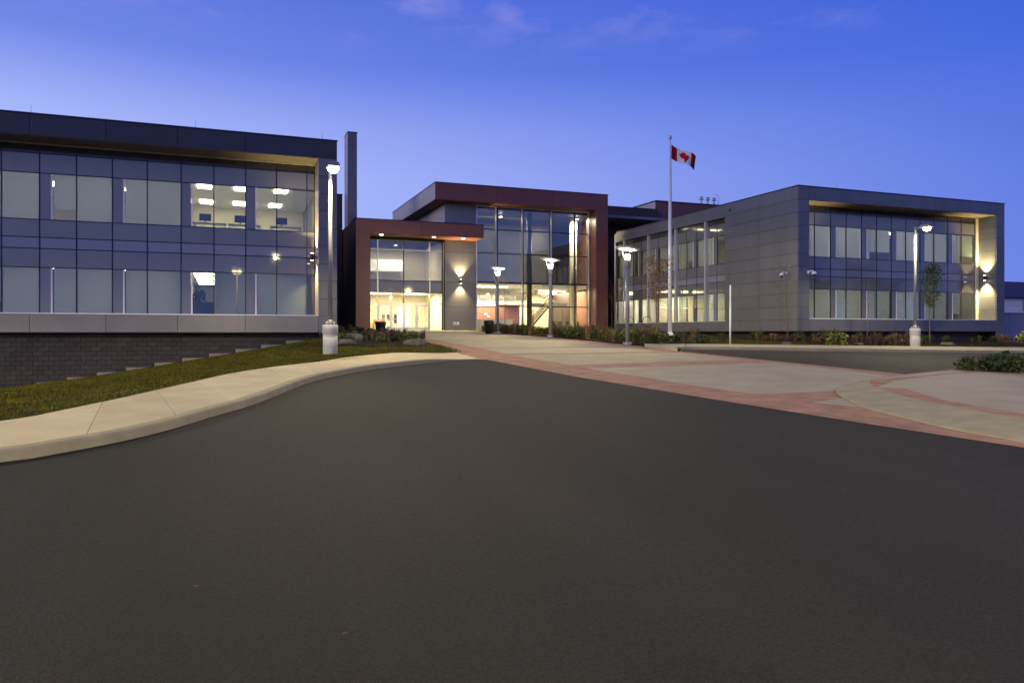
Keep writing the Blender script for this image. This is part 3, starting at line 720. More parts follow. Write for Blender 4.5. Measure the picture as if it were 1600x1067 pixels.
box('wall_core', 17.19, 19.85, 60.065, 61.0, 1.7, 12.43, backing, eh); box('side_core', 17.19, 17.4, 61, 72, 9, 12.43, backing, eh)
HX = [19.9, 21.75, 24.12, 26.85, 29.1, 30.5]; HZ = [1.9, 3.93, 5.93, 8.42, 10.45, 12.43]
for i in range(5):
    for j in range(5): box('pane', HX[i] + .02, HX[i + 1] - .02, 60.0, 60.015, HZ[j] + .02, HZ[j + 1] - .02, glass_c if j < 2 else glass_h, eh)
for x in HX[1:]: box('mullion', x - .045, x + .045, 59.93, 60.14, 1.85, 12.43, navy, eh)
box('mullion', 19.86, 19.95, 59.95, 60.14, 1.85, 12.43, alu, eh)
for j, z in enumerate(HZ[1:-1]): box('transom', 19.95, 30.5, 59.95, 60.12, z - (.07 if j == 1 else .04), z + (.07 if j == 1 else .04), navy, eh)
box('head_trim', 19.9, 30.5, 59.9, 60.1, 12.36, 12.428, alu, eh)
for x in (21.58, 23.98, 26.72, 30.38): box('light_fin', x - .03, x + .03, 59.72, 59.925, 1.9, 12.35, alu, eh)
# inside the hall
box('hall_floor', 17.5, 40, 60.2, 75, 1.55, 1.85, floorm, eh)
box('rear_wall', 17.3, 40, 71.0, 71.2, 1.85, 12.4, cream, eh)
box('upper_floor', 17.5, 27.3, 66.6, 71, 4.35, 4.75, ceilm, eh)
box('hall_roof', 17.2, 40, 60.5, 75, 12.2, 12.43, panel, eh)
box('bulkhead', 26.9, 32.5, 62.2, 71, 5.75, 6.1, ceilm, eh)
box('upper_screen', 17.4, 29.2, 65.9, 66.0, 6.15, 12.2, panel, eh)
box('gallery_ceiling', 17.5, 26.9, 62.4, 71, 6.0, 6.15, ceilm, eh)
box('brick_panel', 20.0, 27.0, 68.0, 68.2, 1.85, 4.34, intbrick, eh)
for k in range(6): box('gallery_rail_panel', 20.0 + 1.2 * k, 21.1 + 1.2 * k, 66.5, 66.53, 4.76, 5.2, spandrel, eh)
for k in range(5): box('wall_slat', 18, 27.2, 70.9, 70.96, 4.9 + .27 * k, 4.96 + .27 * k, woodm if k == 9 else ceilm, eh)
box('side_wall', 31.85, 32.0, 61, 71, 1.85, 12.2, intbrick, eh)
box('landing', 27.3, 31.0, 65.6, 67, 4.15, 4.5, darkst, eh)
box('wood_door', 29.15, 29.75, 70.9, 70.99, 1.85, 4.1, woodm, eh)
lathe('white_column', [(.34, 0), (.34, 10.3)], cream, eh, 20, (30.1, 62.4, 1.85)); lathe('dark_column', [(.24, 0), (.24, 10.3)], panel_d, eh, 16, (25.1, 60.9, 1.85))
def stair(x0, z0, x1, z1, y0, y1, n):
    stp = empty('staircase', (x0, y0, z0)); stp.parent = eh; stp.location = Vector((x0, y0, z0)) - wloc(eh)
    for k in range(n):
        xa = x0 + (x1 - x0) * k / n; za = z0 + (z1 - z0) * (k + 1) / n
        wdt = abs(x1 - x0) / n; box('tread', xa, xa + wdt + .04, y0, y1, za - .06, za, darkst, stp)
    vs = []
    for y in (y0 - .06, y0): vs += [(x0, y, z0 - .1), (x1, y, z1 - .1), (x1, y, z1 + .16), (x0, y, z0 + .16)]
    mesh('stringer', vs, BF[:2] + [(0, 1, 5, 4), (1, 2, 6, 5), (2, 3, 7, 6), (3, 0, 4, 7)], darkst, stp)
    vs = []
    for y in (y0 - .05, y0 - .02): vs += [(x0, y, z0 + .25), (x1, y, z1 + .25), (x1, y, z1 + 1.0), (x0, y, z0 + 1.0)]
    mesh('balustrade', vs, [(0, 1, 2, 3), (4, 7, 6, 5), (0, 4, 5, 1), (1, 5, 6, 2), (2, 6, 7, 3), (3, 7, 4, 0)], glass_h, stp)
stair(26.9, 1.9, 29.0, 4.2, 65.4, 66.8, 13)
stair(30.6, 4.5, 27.8, 6.0, 67.1, 68.4, 9)
for (x, y, z, sx, sy, pw) in ((23, 65.5, 5.95, 5, 3, 1000), (22.8, 67.3, 4.3, 5, 1, 450), (29.8, 66.5, 5.7, 4, 6, 2600), (30.0, 61.4, 12.0, 1.5, 1, 1500), (23, 62.5, 12.0, 5, 1, 520)):  # last two lamps are added to brighten the upper hall and column
    if z < 10: box('ceiling_light', x - sx * .35, x + sx * .35, y - .12, y + .12, z - .05, z + .0, panel_l, eh)
    else: box('ceiling_light', x - .12, x + .12, y - .12, y + .12, z - .05, z + .0, panel_l, eh)
    light('hall_light', 'AREA', (x, y, z - .1), pw, ROOM, eh, shape='RECTANGLE', size=sx, size_y=sy)
# vestibule with doors
VX = [10.9, 11.54, 13.66, 15.84, 16.93]
for (z0, z1, gm) in ((1.87, 4.05, glass_c), (4.05, 4.95, glass_c), (5.91, 8.38, glass_h), (8.38, 9.14, glass_h)):
    for i in range(4):
        if z0 < 2 and i in (1, 2): continue
        box('pane', VX[i] + .02, VX[i + 1] - .02, 60.03, 60.045, z0 + .02, z1 - .02, gm, eh)
for i in range(4): box('spandrel_pane', VX[i] + .02, VX[i + 1] - .02, 60.03, 60.07, 4.97, 5.89, spandrel, eh)
for x in VX: box('mullion', x - .04, x + .04, 59.96, 60.15, (4.05 if x == 13.66 else 1.86), 9.14, alu if x in (11.54, 15.84) else navy, eh)
for z in (4.05, 4.95, 5.91, 8.38): box('transom', 10.9, 16.93, 59.975, 60.13, z - .035, z + .035, alu if z in (4.05, 8.38) else navy, eh)
for i in range(4):
    x0 = 11.60 + i * 1.055; x1 = x0 + 1.04
    dr = empty('door', (x0, 60.05, 1.87)); dr.parent = eh; dr.location = Vector((x0, 60.05, 1.87)) - wloc(eh)
    for a, b, zz0, zz1 in ((x0, x0 + .11, 1.87, 4.0), (x1 - .11, x1, 1.87, 4.0), (x0 + .112, x1 - .112, 3.88, 4.0), (x0 + .112, x1 - .112, 1.87, 2.12)):
        box('door_rail', a, b, 60.02, 60.07, zz0, zz1, alu, dr)
    box('door_pane', x0 + .112, x1 - .112, 60.04, 60.05, 2.122, 3.878, glass_c, dr)
    box('push_bar', x0 + .06, x1 - .06, 59.95, 59.985, 2.76, 2.80, alu, dr)
    tube('pull_handle', [(0, 0, 0), (0, 0, .5)], .018, alu, dr, 6, (x0 + (.16 if i % 2 else .88), 59.96, 2.6))
box('vestibule_wall', 10.2, 17.3, 66, 66.2, 1.85, 9.2, cream, eh); box('vestibule_wall', 10.55, 10.85, 60.2, 66, 1.85, 9.2, cream, eh); box('vestibule_wall', 17.0, 17.12, 60.2, 66, 1.85, 9.2, cream, eh)
box('vestibule_floor', 10.5, 17.3, 60.2, 66, 1.55, 1.86, floorm, eh); box('vestibule_ceiling', 10.86, 16.99, 60.2, 66, 4.98, 5.1, ceilm, eh); box('gallery_bulkhead', 11.6, 14.6, 64.5, 65.9, 7.0, 8.0, white, eh)
for x in (12.2, 15.2):
    box('ceiling_light', x - .9, x + .9, 62.2, 62.5, 4.93, 4.975, panel_l, eh)
    light('vestibule_light', 'AREA', (x, 62.4, 4.9), 540, ROOM, eh, shape='RECTANGLE', size=2.5, size_y=1.5)
box('ceiling_light', 13.6, 13.8, 63.1, 63.3, 9.1, 9.15, panel_dim, eh); light('gallery_fill_light', 'AREA', (13.7, 63.2, 9.0), 620, ROOM, eh, shape='RECTANGLE', size=3, size_y=.4)  # no known fixture here; added to brighten the glass above the doors
for k, x in enumerate((13.05, 13.5, 14.15)): box('notice', x, x + .28, 65.93, 65.99, 2.5 + .3 * (k % 2), 3.3, (spandrel, darkst, blackp)[k], eh)
box('inner_doorway', 14.4, 15.6, 65.9, 65.985, 1.86, 4.0, white, eh)

# entrance canopy: maroon portal in front of the doors
pc = empty('entrance_canopy', (14.6, 59, 1.8), 'maroon flat canopy and left pier in front of the glazed entrance doors', 'canopy')
panels(pc, 'x', 57.8, [9.43, 14.6, 19.8], [9.40, 10.42], maroon)
panels(pc, 'x', 57.8, [9.43, 10.52], [1.75, 9.40], maroon)
panels(pc, 'y', 9.43, [57.865, 62, 66, 70], [1.7, 10.42], maroon_d)  # shaded left side of the pier, its shade put into a darker brown
box('core', 9.49, 19.78, 57.865, 59.9, 9.45, 10.40, backing, pc); box('core', 9.49, 17.1, 59.9, 70, 9.2, 10.40, backing, pc)
box('pier_core', 9.49, 10.50, 57.865, 70, 1.7, 9.44, maroon_d, pc)
box('soffit', 10.53, 19.79, 57.82, 59.97, 9.375, 9.398, soff_r, pc)
box('roof_cap', 9.4, 19.83, 57.77, 59.9, 10.423, 10.48, navy, pc)
box('end_panel', 19.785, 19.81, 57.865, 59.9, 9.4, 10.42, maroon, pc)
box('pier_base', 9.40, 10.56, 57.75, 58.4, 1.5, 1.95, ledgec, pc)
for k, x in enumerate((11.56, 15.82, 18.3)):
    lathe('downlight', [(.13, 0), (.13, .03)], down_l, pc, 14, (x, 58.6, 9.345))
    light('downlight_lamp', 'SPOT', (x, 58.6, 9.3), 420, LAMP, pc, spot_size=R(85), spot_blend=.6, shadow_soft_size=.12)
fn = empty('fin_tower', (9.8, 62.5, 10.4), 'tall narrow grey fin rising above the entrance canopy', 'tower')
panels(fn, 'x', 62, [9.46, 10.22], [10.42, 12.6, 14.8, 17.0, 18.1], panel, gap=.006); panels(fn, 'y', 9.46, [62.065, 63.8], [10.42, 12.6, 14.8, 17.0, 18.1], palep, th=.05, gap=.006)
box('core', 9.515, 10.21, 62.063, 63.79, 10.4, 18.08, panel, fn); box('cap', 9.43, 10.25, 61.97, 63.83, 18.1, 18.15, navy, fn)

# ------------------------------------------------------------------ lamps
def tall_lamp(x, y, label, z=None, power=5200):
    z = T(x, y) + .06 if z is None else z
    t = empty('street_lamp', (x, y, z), label, 'street lamp', 'tall street lamps on concrete bases')
    lathe('concrete_base', [(.235, -.25), (.235, .62), (.225, .63), (.225, .645), (.25, .66), (.25, .93), (.235, .95)], basec, t, 24, (x, y, z))
    lathe('base_cover', [(.15, .95), (.15, 1.0), (.10, 1.05), (.085, 1.12)], polem, t, 16, (x, y, z))
    for k in range(4):
        a = R(45 + 90 * k); lathe('anchor_bolt', [(.02, .95), (.02, 1.05)], alu, t, 6, (x + .165 * math.cos(a), y + .165 * math.sin(a), z))
    tube('pole', [(0, 0, 1.0), (0, 0, 6.05)], [.075, .055], polem, t, 12, (x, y, z))
    tube('arm', [(0, 0, 5.92), (0, -.2, 5.99), (0, -.42, 6.0)], [.035, .032, .03], polem, t, 8, (x, y, z))
    vs = []
    for zz, s in ((5.93, 1.0), (6.02, 1.0), (6.09, .72)): vs += [(x - .17 * s, y - .95 + .28 * (1 - s), z + zz), (x + .17 * s, y - .95 + .28 * (1 - s), z + zz), (x + .17 * s, y - .39 - .1 * (1 - s), z + zz), (x - .17 * s, y - .39 - .1 * (1 - s), z + zz)]
    fs = [(0, 3, 2, 1), (8, 9, 10, 11)] + [(a + i, a + (i + 1) % 4, a + 4 + (i + 1) % 4, a + 4 + i) for a in (0, 4) for i in range(4)]
    hd = mesh('lamp_head', vs, fs, polem, t)
    lathe('lens', [(.03, -.17), (.11, -.145), (.17, -.06), (.18, 0)], lens, hd, 16, (x, y - .68, z + 5.925))
    light('lamp_light', 'SPOT', (x, y - .68, z + 5.71), power, LAMP, t, shadow_soft_size=.12, spot_size=R(172), spot_blend=.25, batwing=True)
    return t
tall_lamp(3.23, 24.86, 'tall street lamp on white concrete base beside the left wing lawn')
tall_lamp(-16.5, 12.0, 'tall street lamp out of frame on the lawn to the left', LZ(-16.5, 12), 13500)
tall_lamp(32.38, 27.75, 'tall street lamp on white concrete base in front of the right wing', None, 5200)
def post_lamp(x, y, label, tilt):
    z = T(x, y) + .02
    t = empty('post_lamp', (x, y, z), label, 'post lamp', 'plaza post lamps')
    lathe('base_plate', [(.19, -.05), (.19, .12), (.17, .14)], polem, t, 16, (x, y, z))
    tube('pole', [(0, 0, .1), (0, 0, 3.78)], [.09, .09], polem, t, 14, (x, y, z))
    lathe('collar', [(.09, 3.5), (.125, 3.56), (.13, 3.84), (.10, 3.88)], polem, t, 16, (x, y, z))
    lathe('lens', [(.06, 3.88), (.10, 3.90), (.13, 4.02), (.12, 4.10), (.05, 4.14)], lens_p, t, 16, (x, y, z))
    for k in range(3):
        a = R(30 + 120 * k); c_, s_ = math.cos(a), math.sin(a)
        tube('bracket', [(.115 * c_, .115 * s_, 3.86), (.20 * c_, .20 * s_, 4.12), (.24 * c_, .24 * s_, 4.34)], .012, polem, t, 5, (x, y, z))
    tm = Matrix.Translation((0, 0, 4.36)) @ Matrix.Rotation(R(tilt), 4, 'Y') @ Matrix.Translation((0, 0, -4.36))
    lathe('reflector_disc', [(.02, 4.30), (.25, 4.33), (.56, 4.38), (.57, 4.40), (.28, 4.43), (.06, 4.47)], white, t, 28, (x, y, z), tilt=tm)
    light('lamp_light', 'POINT', (x, y, z + 4.235), 1350, LAMP, t, shadow_soft_size=.06)
post_lamp(17.15, 29.89, 'nearest plaza post lamp with tilted disc, beside the flagpole', 7)
post_lamp(17.15, 38.5, 'middle plaza post lamp before the tall hall glass', 7)
post_lamp(17.1, 47.0, 'farthest plaza post lamp, next to the black bin', 7)
# parking lot lamps behind the viewer (middle one reflected in glazing; outer two added, unseen)
def lot_lamp(x, y, label, power=4400):
    z = T(x, y)
    t = empty('parking_lamp', (x, y, z), label, 'street lamp', 'parking lot lamps behind the viewer')
    lathe('concrete_base', [(.26, -.2), (.26, .85), (.22, .9)], basec, t, 16, (x, y, z)); tube('pole', [(0, 0, .9), (0, 0, 8.6)], [.085, .06], polem, t, 10, (x, y, z))
    for s in (-1, 1):
        box('lamp_head', x + s * .25 - .2, x + s * .25 + .2 , y - .2, y + .35, z + 8.6, z + 8.72, polem, t)
        lathe('lens', [(.02, -.1), (.1, -.07), (.13, 0)], lens, t, 14, (x + s * .25, y + .1, z + 8.595))
        light('lamp_light', 'SPOT', (x + s * .25, y + .1, z + 8.45), power, LAMP, t, shadow_soft_size=.2, spot_size=R(172), spot_blend=.25, batwing=True)
lot_lamp(1.3, -9, 'twin-headed parking lamp right behind the viewer')
lot_lamp(20, -8, 'unseen twin-headed parking lamp behind the viewer on the right', 5700)
lot_lamp(-24, -3, 'unseen twin-headed parking lamp behind the viewer on the left')

def sconce(x, y, z, nx, ny, label, up, down):
    t = empty('wall_light', (x, y, z), label, 'wall light', 'up and down wall lights')
    cx, cyy = x + nx * .14, y + ny * .14
    box('bracket', min(x, cx) - (.04 if nx == 0 else 0), max(x, cx) + (.04 if nx == 0 else 0), min(y, cyy) - (.04 if ny == 0 else 0), max(y, cyy) + (.04 if ny == 0 else 0), z - .05, z + .05, darkst, t)
    lathe('housing', [(.085, -.17), (.085, .17)], darkst, t, 14, (cx + nx * .08, cyy + ny * .08, z))
    for s, pw in ((1, up), (-1, down)):
        lathe('lens', [(.07, 0), (.07, .01)], down_l, t, 12, (cx + nx * .08, cyy + ny * .08, z + (.172 if s > 0 else -.182)))
        light('wall_lamp', 'SPOT', (cx + nx * .08, cyy + ny * .08, z + s * .22), pw, (1, .77, .33), t, spot_size=R(95), spot_blend=.9, shadow_soft_size=.05, rot=(R(180) if s > 0 else 0, 0, 0))
sconce(18.46, 60.0, 5.94, 0, -1, 'up and down wall light on the grey wall beside the entrance', 1900, 1300)
sconce(50.82, 37.62, 5.55, -1, 0, 'up and down wall light in the right end recess of the right wing', 2400, 2400)
sconce(34.16, 37.62, 5.55, 1, 0, 'up and down wall light hidden inside the left end recess of the right wing', 1500, 700)
sconce(4.2, 37.25, 5.3, -1, 0, 'up and down wall light in the recess at the end of the left wing', 1300, 1100)

# security cameras on the right wing
def dome_camera(x, y, z, nx, ny, label):
    t = empty('security_camera', (x, y, z), label, 'camera', 'security cameras on the right wing')
    tube('arm', [(0, 0, 0), (nx * .18, ny * .18, .07), (nx * .36, ny * .36, .06), (nx * .40, ny * .40, -.02)], .035, white, t, 8, (x, y, z))
    lathe('wall_plate', [(.07, -.09), (.07, .09)], white, t, 10, (x + nx * .03, y + ny * .03, z))
    lathe('housing', [(.10, -.13), (.15, -.12), (.15, .0), (.08, .04)], white, t, 16, (x + nx * .40, y + ny * .40, z - .03)); lathe('dome', [(.02, -.24), (.09, -.20), (.115, -.13)], darkst, t, 14, (x + nx * .40, y + ny * .40, z - .03))
dome_camera(33.25, 37.9, 5.4, -1, 0, 'white dome camera on the side wall of the right wing')
dome_camera(34.0, 36.9, 5.42, .3, -1, 'white dome camera on the front corner of the right wing')

# ------------------------------------------------------------------ flagpole and flag
fx, fy = 25.01, 38.5; fz = T(fx, fy)
fp = empty('flagpole', (fx, fy, fz), 'tall white flagpole flying a flag in the planting bed', 'flagpole')
lathe('base_collar', [(.30, 0), (.30, .1), (.24, .26), (.13, .4)], white, fp, 18, (fx, fy, fz)); tube('pole', [(0, 0, .2), (0, 0, 6), (0, 0, 11.95)], [.125, .11, .05], white, fp, 14, (fx, fy, fz))
lathe('finial', [(.02, 11.93), (.09, 11.98), (.12, 12.06), (.09, 12.15), (.02, 12.19)], alu, fp, 14, (fx, fy, fz)); tube('halyard', [(.13, -.05, 1.4), (.10, -.04, 7), (.07, -.03, 11.9)], .008, white, fp, 5, (fx, fy, fz))
lathe('cleat', [(.03, 3.0), (.03, 3.2)], darkst, fp, 6, (fx + .13, fy - .05, fz))
FH, FL = .82, 1.78
fo = Vector((fx + .10, fy, fz + 11.95 - .28))
def flagpt(u, v, off=0):            # u along the fly 0..1, v down the hoist 0..1
    x = FL * u * .97; dy = .16 * math.sin(u * 6.2 + v * 1.1) * (.25 + u); z = -FH * v - .62 * u ** 1.1 - .05 * math.sin(u * 5 + .5)
    return fo + Vector((x, dy + off, z))
def cloth(name, u0, u1, m, parent, nu=14, nv=10):
    vs = [flagpt(u0 + (u1 - u0) * i / nu, j / nv, s) for s in (-.004, .004) for i in range(nu + 1) for j in range(nv + 1)]
    K = (nu + 1) * (nv + 1); fs = []
    for i in range(nu):
        for j in range(nv):
            a = i * (nv + 1) + j; fs += [(a, a + 1, a + nv + 2, a + nv + 1), (K + a, K + a + nv + 1, K + a + nv + 2, K + a + 1)]
    return mesh(name, vs, fs, m, parent, smooth=True)
fl = empty('flag', fo, 'red and white flag with a red maple leaf on the flagpole', 'flag')
cloth('red_bar', 0, .25, flag_r, fl, 6); cloth('white_field', .25, .75, flag_w, fl, 12); cloth('red_bar', .75, 1, flag_r, fl, 6)
half_leaf = [(0, -.46), (.075, -.30), (.16, -.345), (.125, -.14), (.23, -.25), (.25, -.19), (.365, -.21), (.33, -.10), (.39, -.065), (.22, .09), (.245, .16), (.02, .125), (.02, .40)]
LP = half_leaf + [(-x, y) for x, y in reversed(half_leaf)][:-1]
LP = [(x, y) for x, y in LP if True]
for s in (-1, 1):
    bm = bmesh.new(); vv = [bm.verts.new((x, y, 0)) for x, y in LP]
    f = bm.faces.new(vv); bmesh.ops.triangulate(bm, faces=[f]); bmesh.ops.subdivide_edges(bm, edges=bm.edges[:], cuts=2, use_grid_fill=True)
    for v in bm.verts:
        p = flagpt(.5 + v.co.x * FH * .98 / FL, .5 + v.co.y * .98 + .02, s * .010) - fo; v.co = p
    from_bm('maple_leaf', bm, flag_r, fl, fo)
# sign post seen edge-on
sx, sy = 22.77, 29.84; sz = T(sx, sy) + .05
sp = empty('sign_post', (sx, sy, sz), 'slim white sign post seen edge-on beside the far sidewalk', 'sign')
tube('post', [(0, 0, -.1), (0, 0, 2.05)], .042, white, sp, 8, (sx, sy, sz))
dv = Vector((sx, sy, 0)).normalized()
pv = [Vector((sx, sy, sz)) + dv * a + Vector((-dv.y, dv.x, 0)) * b + Vector((0, 0, h)) for h in (1.85, 2.85) for a, b in ((-.3, -.035), (.3, -.035), (.3, .035), (-.3, .035))]
mesh('sign_plate', pv, BF, white, sp)
# wall hydrant on the grey wall
wh = empty('hose_connection', (18.1, 59.9, 2.4), 'small twin chrome hose connection low on the grey wall', 'hose connection')
for k in (-.14, .14): tube('inlet', [(0, 0, 0), (0, -.16, -.03)], [.09, .075], alu, wh, 10, (18.1 + k, 59.99, 2.42))
box('wall_plate', 17.82, 18.38, 59.975, 59.997, 2.28, 2.56, alu, wh)

# ------------------------------------------------------------------ bins, boulders, bench, racks
def pot(x, y, label, name, cat, h=.75, r=.32):
    z = T(x, y) + .02
    t = empty(name, (x, y, z), label, cat)
    lathe('body', [(r * .68, 0), (r * .9, h * .82), (r, h * .84), (r, h), (r * .9, h), (r * .85, h * .9)], blackp, t, 20, (x, y, z))
    return t, z
t, z = pot(8.9, 45.4, 'tapered black planter pot left of the entrance doors', 'planter_pot', 'planter', .78, .36)
def leaf_ball(name, c, r, n, m, parent=None, sq=.7, size=.07, seed=0, loc=None):
    rnd = random.Random(seed); vs = []; fs = []
    for _ in range(n):
        d = Vector((rnd.gauss(0, 1), rnd.gauss(0, 1), rnd.gauss(0, 1))).normalized(); d.z = d.z * sq
        p = d * r * (rnd.random() ** .45) * (1 + .25 * noise.noise(d * 2.3 + Vector((seed, 0, 0))))
        a = Vector((rnd.uniform(-1, 1), rnd.uniform(-1, 1), rnd.uniform(-.6, 1))).normalized(); b = a.cross(Vector((rnd.uniform(-1, 1), rnd.uniform(-1, 1), rnd.uniform(-1, 1)))).normalized()
        s = size * rnd.uniform(.6, 1.4); k = len(vs)
        vs += [p - a * s, p + b * s * .45, p + a * s, p - b * s * .45]; fs.append((k, k + 1, k + 2, k + 3))
    me = bpy.data.meshes.new(name); me.from_pydata(vs, [], fs); me.materials.append(m)
    return me
o = link('plant', leaf_ball('plant', None, .3, 60, leaf_g, seed=3, size=.06), leaf_d, t, (9.2, 45.1, z + .35))
t, z = pot(16.45, 47.0, 'black round litter bin beside the farthest post lamp', 'litter_bin', 'bin', .80, .34)
lathe('lid', [(.35, .8), (.33, .86), (.1, .9)], blackp, t, 20, (16.45, 47.0, z))
def boulder(x, y, sx_, sy_, sz_, seed, label, zf=LZ):
    bm = bmesh.new(); bmesh.ops.create_icosphere(bm, subdivisions=3, radius=1)
    for v in bm.verts:
        n_ = noise.noise(v.co * 1.1 + Vector((seed * 7.3, 0, 0))) * .35 + noise.noise(v.co * 3 + Vector((0, seed * 3.1, 0))) * .10
        v.co *= 1 + n_; v.co.x *= sx_; v.co.y *= sy_; v.co.z = min(v.co.z, .62) * sz_
    o = from_bm('boulder', bm, stone, None, (x, y, (zf(x, y) if y < 36.5 else T(x, y) + .1) + sz_ * .25)); o.rotation_euler.z = seed
    tag(o, label, 'boulder', 'landscape boulders')
boulder(7.3, 29.8, .80, .42, .26, 1, 'flat grey slab boulder at the right tip of the left planting bed')
boulder(5.0, 32.6, .7, .5, .40, 2.2, 'rounded boulder right behind the left lamp base')
boulder(4.6, 31.0, .55, .35, .22, 3.7, 'low pale stone at the lawn edge behind the left lamp base')
boulder(30.6, 29.6, .30, .22, .16, 4.1, 'small pale stone at the far sidewalk below the right wing', lambda x, y: T(x, y) + .06)
boulder(38.2, 30.6, .35, .25, .2, 5.3, 'small stone in the bed right of the lamp before the right wing', lambda x, y: T(x, y) + .06)
boulder(26.5, 30.2, .26, .2, .14, 6.3, 'small stone between the sign post and the right wing bed', lambda x, y: T(x, y) + .06)
# bicycle racks in the corner by the hall
for k, (x, y) in enumerate(((30.2, 55.6), (31.3, 54.3), (32.2, 52.9))):
    z = T(x, y) + .05
    rk = empty('bicycle_rack', (x, y, z), ('leftmost', 'middle', 'rightmost')[k] + ' black hoop bicycle rack in the corner by the hall', 'bicycle rack', 'bicycle racks in the corner')
    pts = [(.42 * math.cos(a), 0, .95 + .42 * math.sin(a)) for a in [R(v) for v in range(0, 361, 20)]]
    tube('hoop', pts, .03, blackp, rk, 6, (x, y, z)); tube('post', [(0, 0, 0), (0, 0, .56)], .03, blackp, rk, 6, (x, y, z))
# chairs along the bright hall wall
def chair(x, y, k):
    z = 1.85
    t = empty('hall_chair', (x, y, z), 'dark chair number %s from the stairs in the row inside the hall' % ('one', 'two', 'three', 'four', 'five')[k], 'chair', 'chairs in the entrance hall')
    box('seat', x - .24, x + .24, y - .25, y + .25, z + .42, z + .48, darkst, t); box('backrest', x - .24, x + .24, y + .22, y + .27, z + .52, z + .9, darkst, t)
    for a in (-.2, .2):
        for b in (-.2, .2): box('leg', x + a - .018, x + a + .018, y + b - .018, y + b + .018, z, z + .42, alu, t)
for k in range(5): chair(29.6 + .62 * k - .4 + (.25 if k > 1 else 0), 64.6, k)
ds = empty('reception_desk', (22.6, 65, 1.85), 'long pale reception desk inside the hall behind the glass', 'desk')
box('counter_top', 20.2, 25.0, 64.4, 65.3, 2.82, 2.88, ceilm, ds); box('front_panel', 20.3, 24.9, 64.5, 64.6, 1.86, 2.818, ceilm, ds)
for x in (20.3, 24.8): box('side_panel', x, x + .1, 64.6, 65.25, 1.86, 2.818, ceilm, ds)
em = empty('wall_emblem', (23.6, 67.95, 3.3), 'small white emblem on the red brick wall inside the hall', 'emblem')
lathe('mark', [(.16, 0), (.16, .02)], white, em, 5, (23.5, 67.98, 3.45), tilt=Matrix.Rotation(R(90), 4, 'X')); lathe('mark', [(.13, 0), (.13, .02)], white, em, 6, (23.75, 67.98, 3.2), tilt=Matrix.Rotation(R(90), 4, 'X'))
# two sofas in the vestibule
for k, x in enumerate((11.3, 12.6)):
    s_ = empty('armchair', (x, 65, 1.86), ('left', 'right')[k] + ' of two tan armchairs inside the entrance vestibule', 'armchair', 'armchairs in the vestibule')
    box('seat', x - .4, x + .4, 64.7, 65.4, 1.95, 2.3, woodm, s_); box('backrest', x - .4, x + .4, 65.4, 65.55, 2.0, 2.85, woodm, s_)
    for a in (-.46, .402): box('armrest', x + a, x + a + .06, 64.72, 65.38, 2.0, 2.5, woodm, s_)
    for a in (-.35, .3):
        for b in (64.75, 65.3): box('leg', x + a, x + a + .05, b, b + .05, 1.86, 1.948, darkst, s_)

# ------------------------------------------------------------------ neighbours on the right
gw = empty('boundary_wall', (64, 46, 1), 'low lavender-grey panelled wall beyond the right wing', 'wall')
for k in range(9): box('wall_panel', 52.2 + 3.2 * k, 52.2 + 3.2 * k + 3.18, 46, 46.25, .3, 3.35, palep, gw)
box('coping', 52.1, 81.1, 45.96, 46.29, 3.352, 3.42, panel_d, gw)
hs = empty('house', (108, 76, 1), 'white house with a dark gable roof at the far right edge', 'house')
mesh('wall', [(96.5, 70, .5), (125, 70, .5), (125, 82, .5), (96.5, 82, .5), (96.5, 70, 6.5), (125, 70, 6.5), (125, 82, 6.5), (96.5, 82, 6.5)], BF, white, hs)
mesh('roof', [(95.8, 69.2, 6.45), (126, 69.2, 6.45), (126, 82.8, 6.45), (95.8, 82.8, 6.45), (95.8, 76, 9.2), (126, 76, 9.2)], [(0, 1, 5, 4), (2, 3, 4, 5), (0, 4, 3), (1, 2, 5), (0, 3, 2, 1)], maroon_d, hs)
wn = box('window', 101.4, 103, 69.9, 69.995, 4.7, 6.2, spandrel, hs); box('window_frame', 101.3, 103.1, 69.95, 69.99, 4.6, 6.3, white, wn)
for k in range(6): box('siding_board', 96.5, 101.2, 69.94, 69.99, .6 + k * .95, .6 + k * .95 + .9, white, hs)

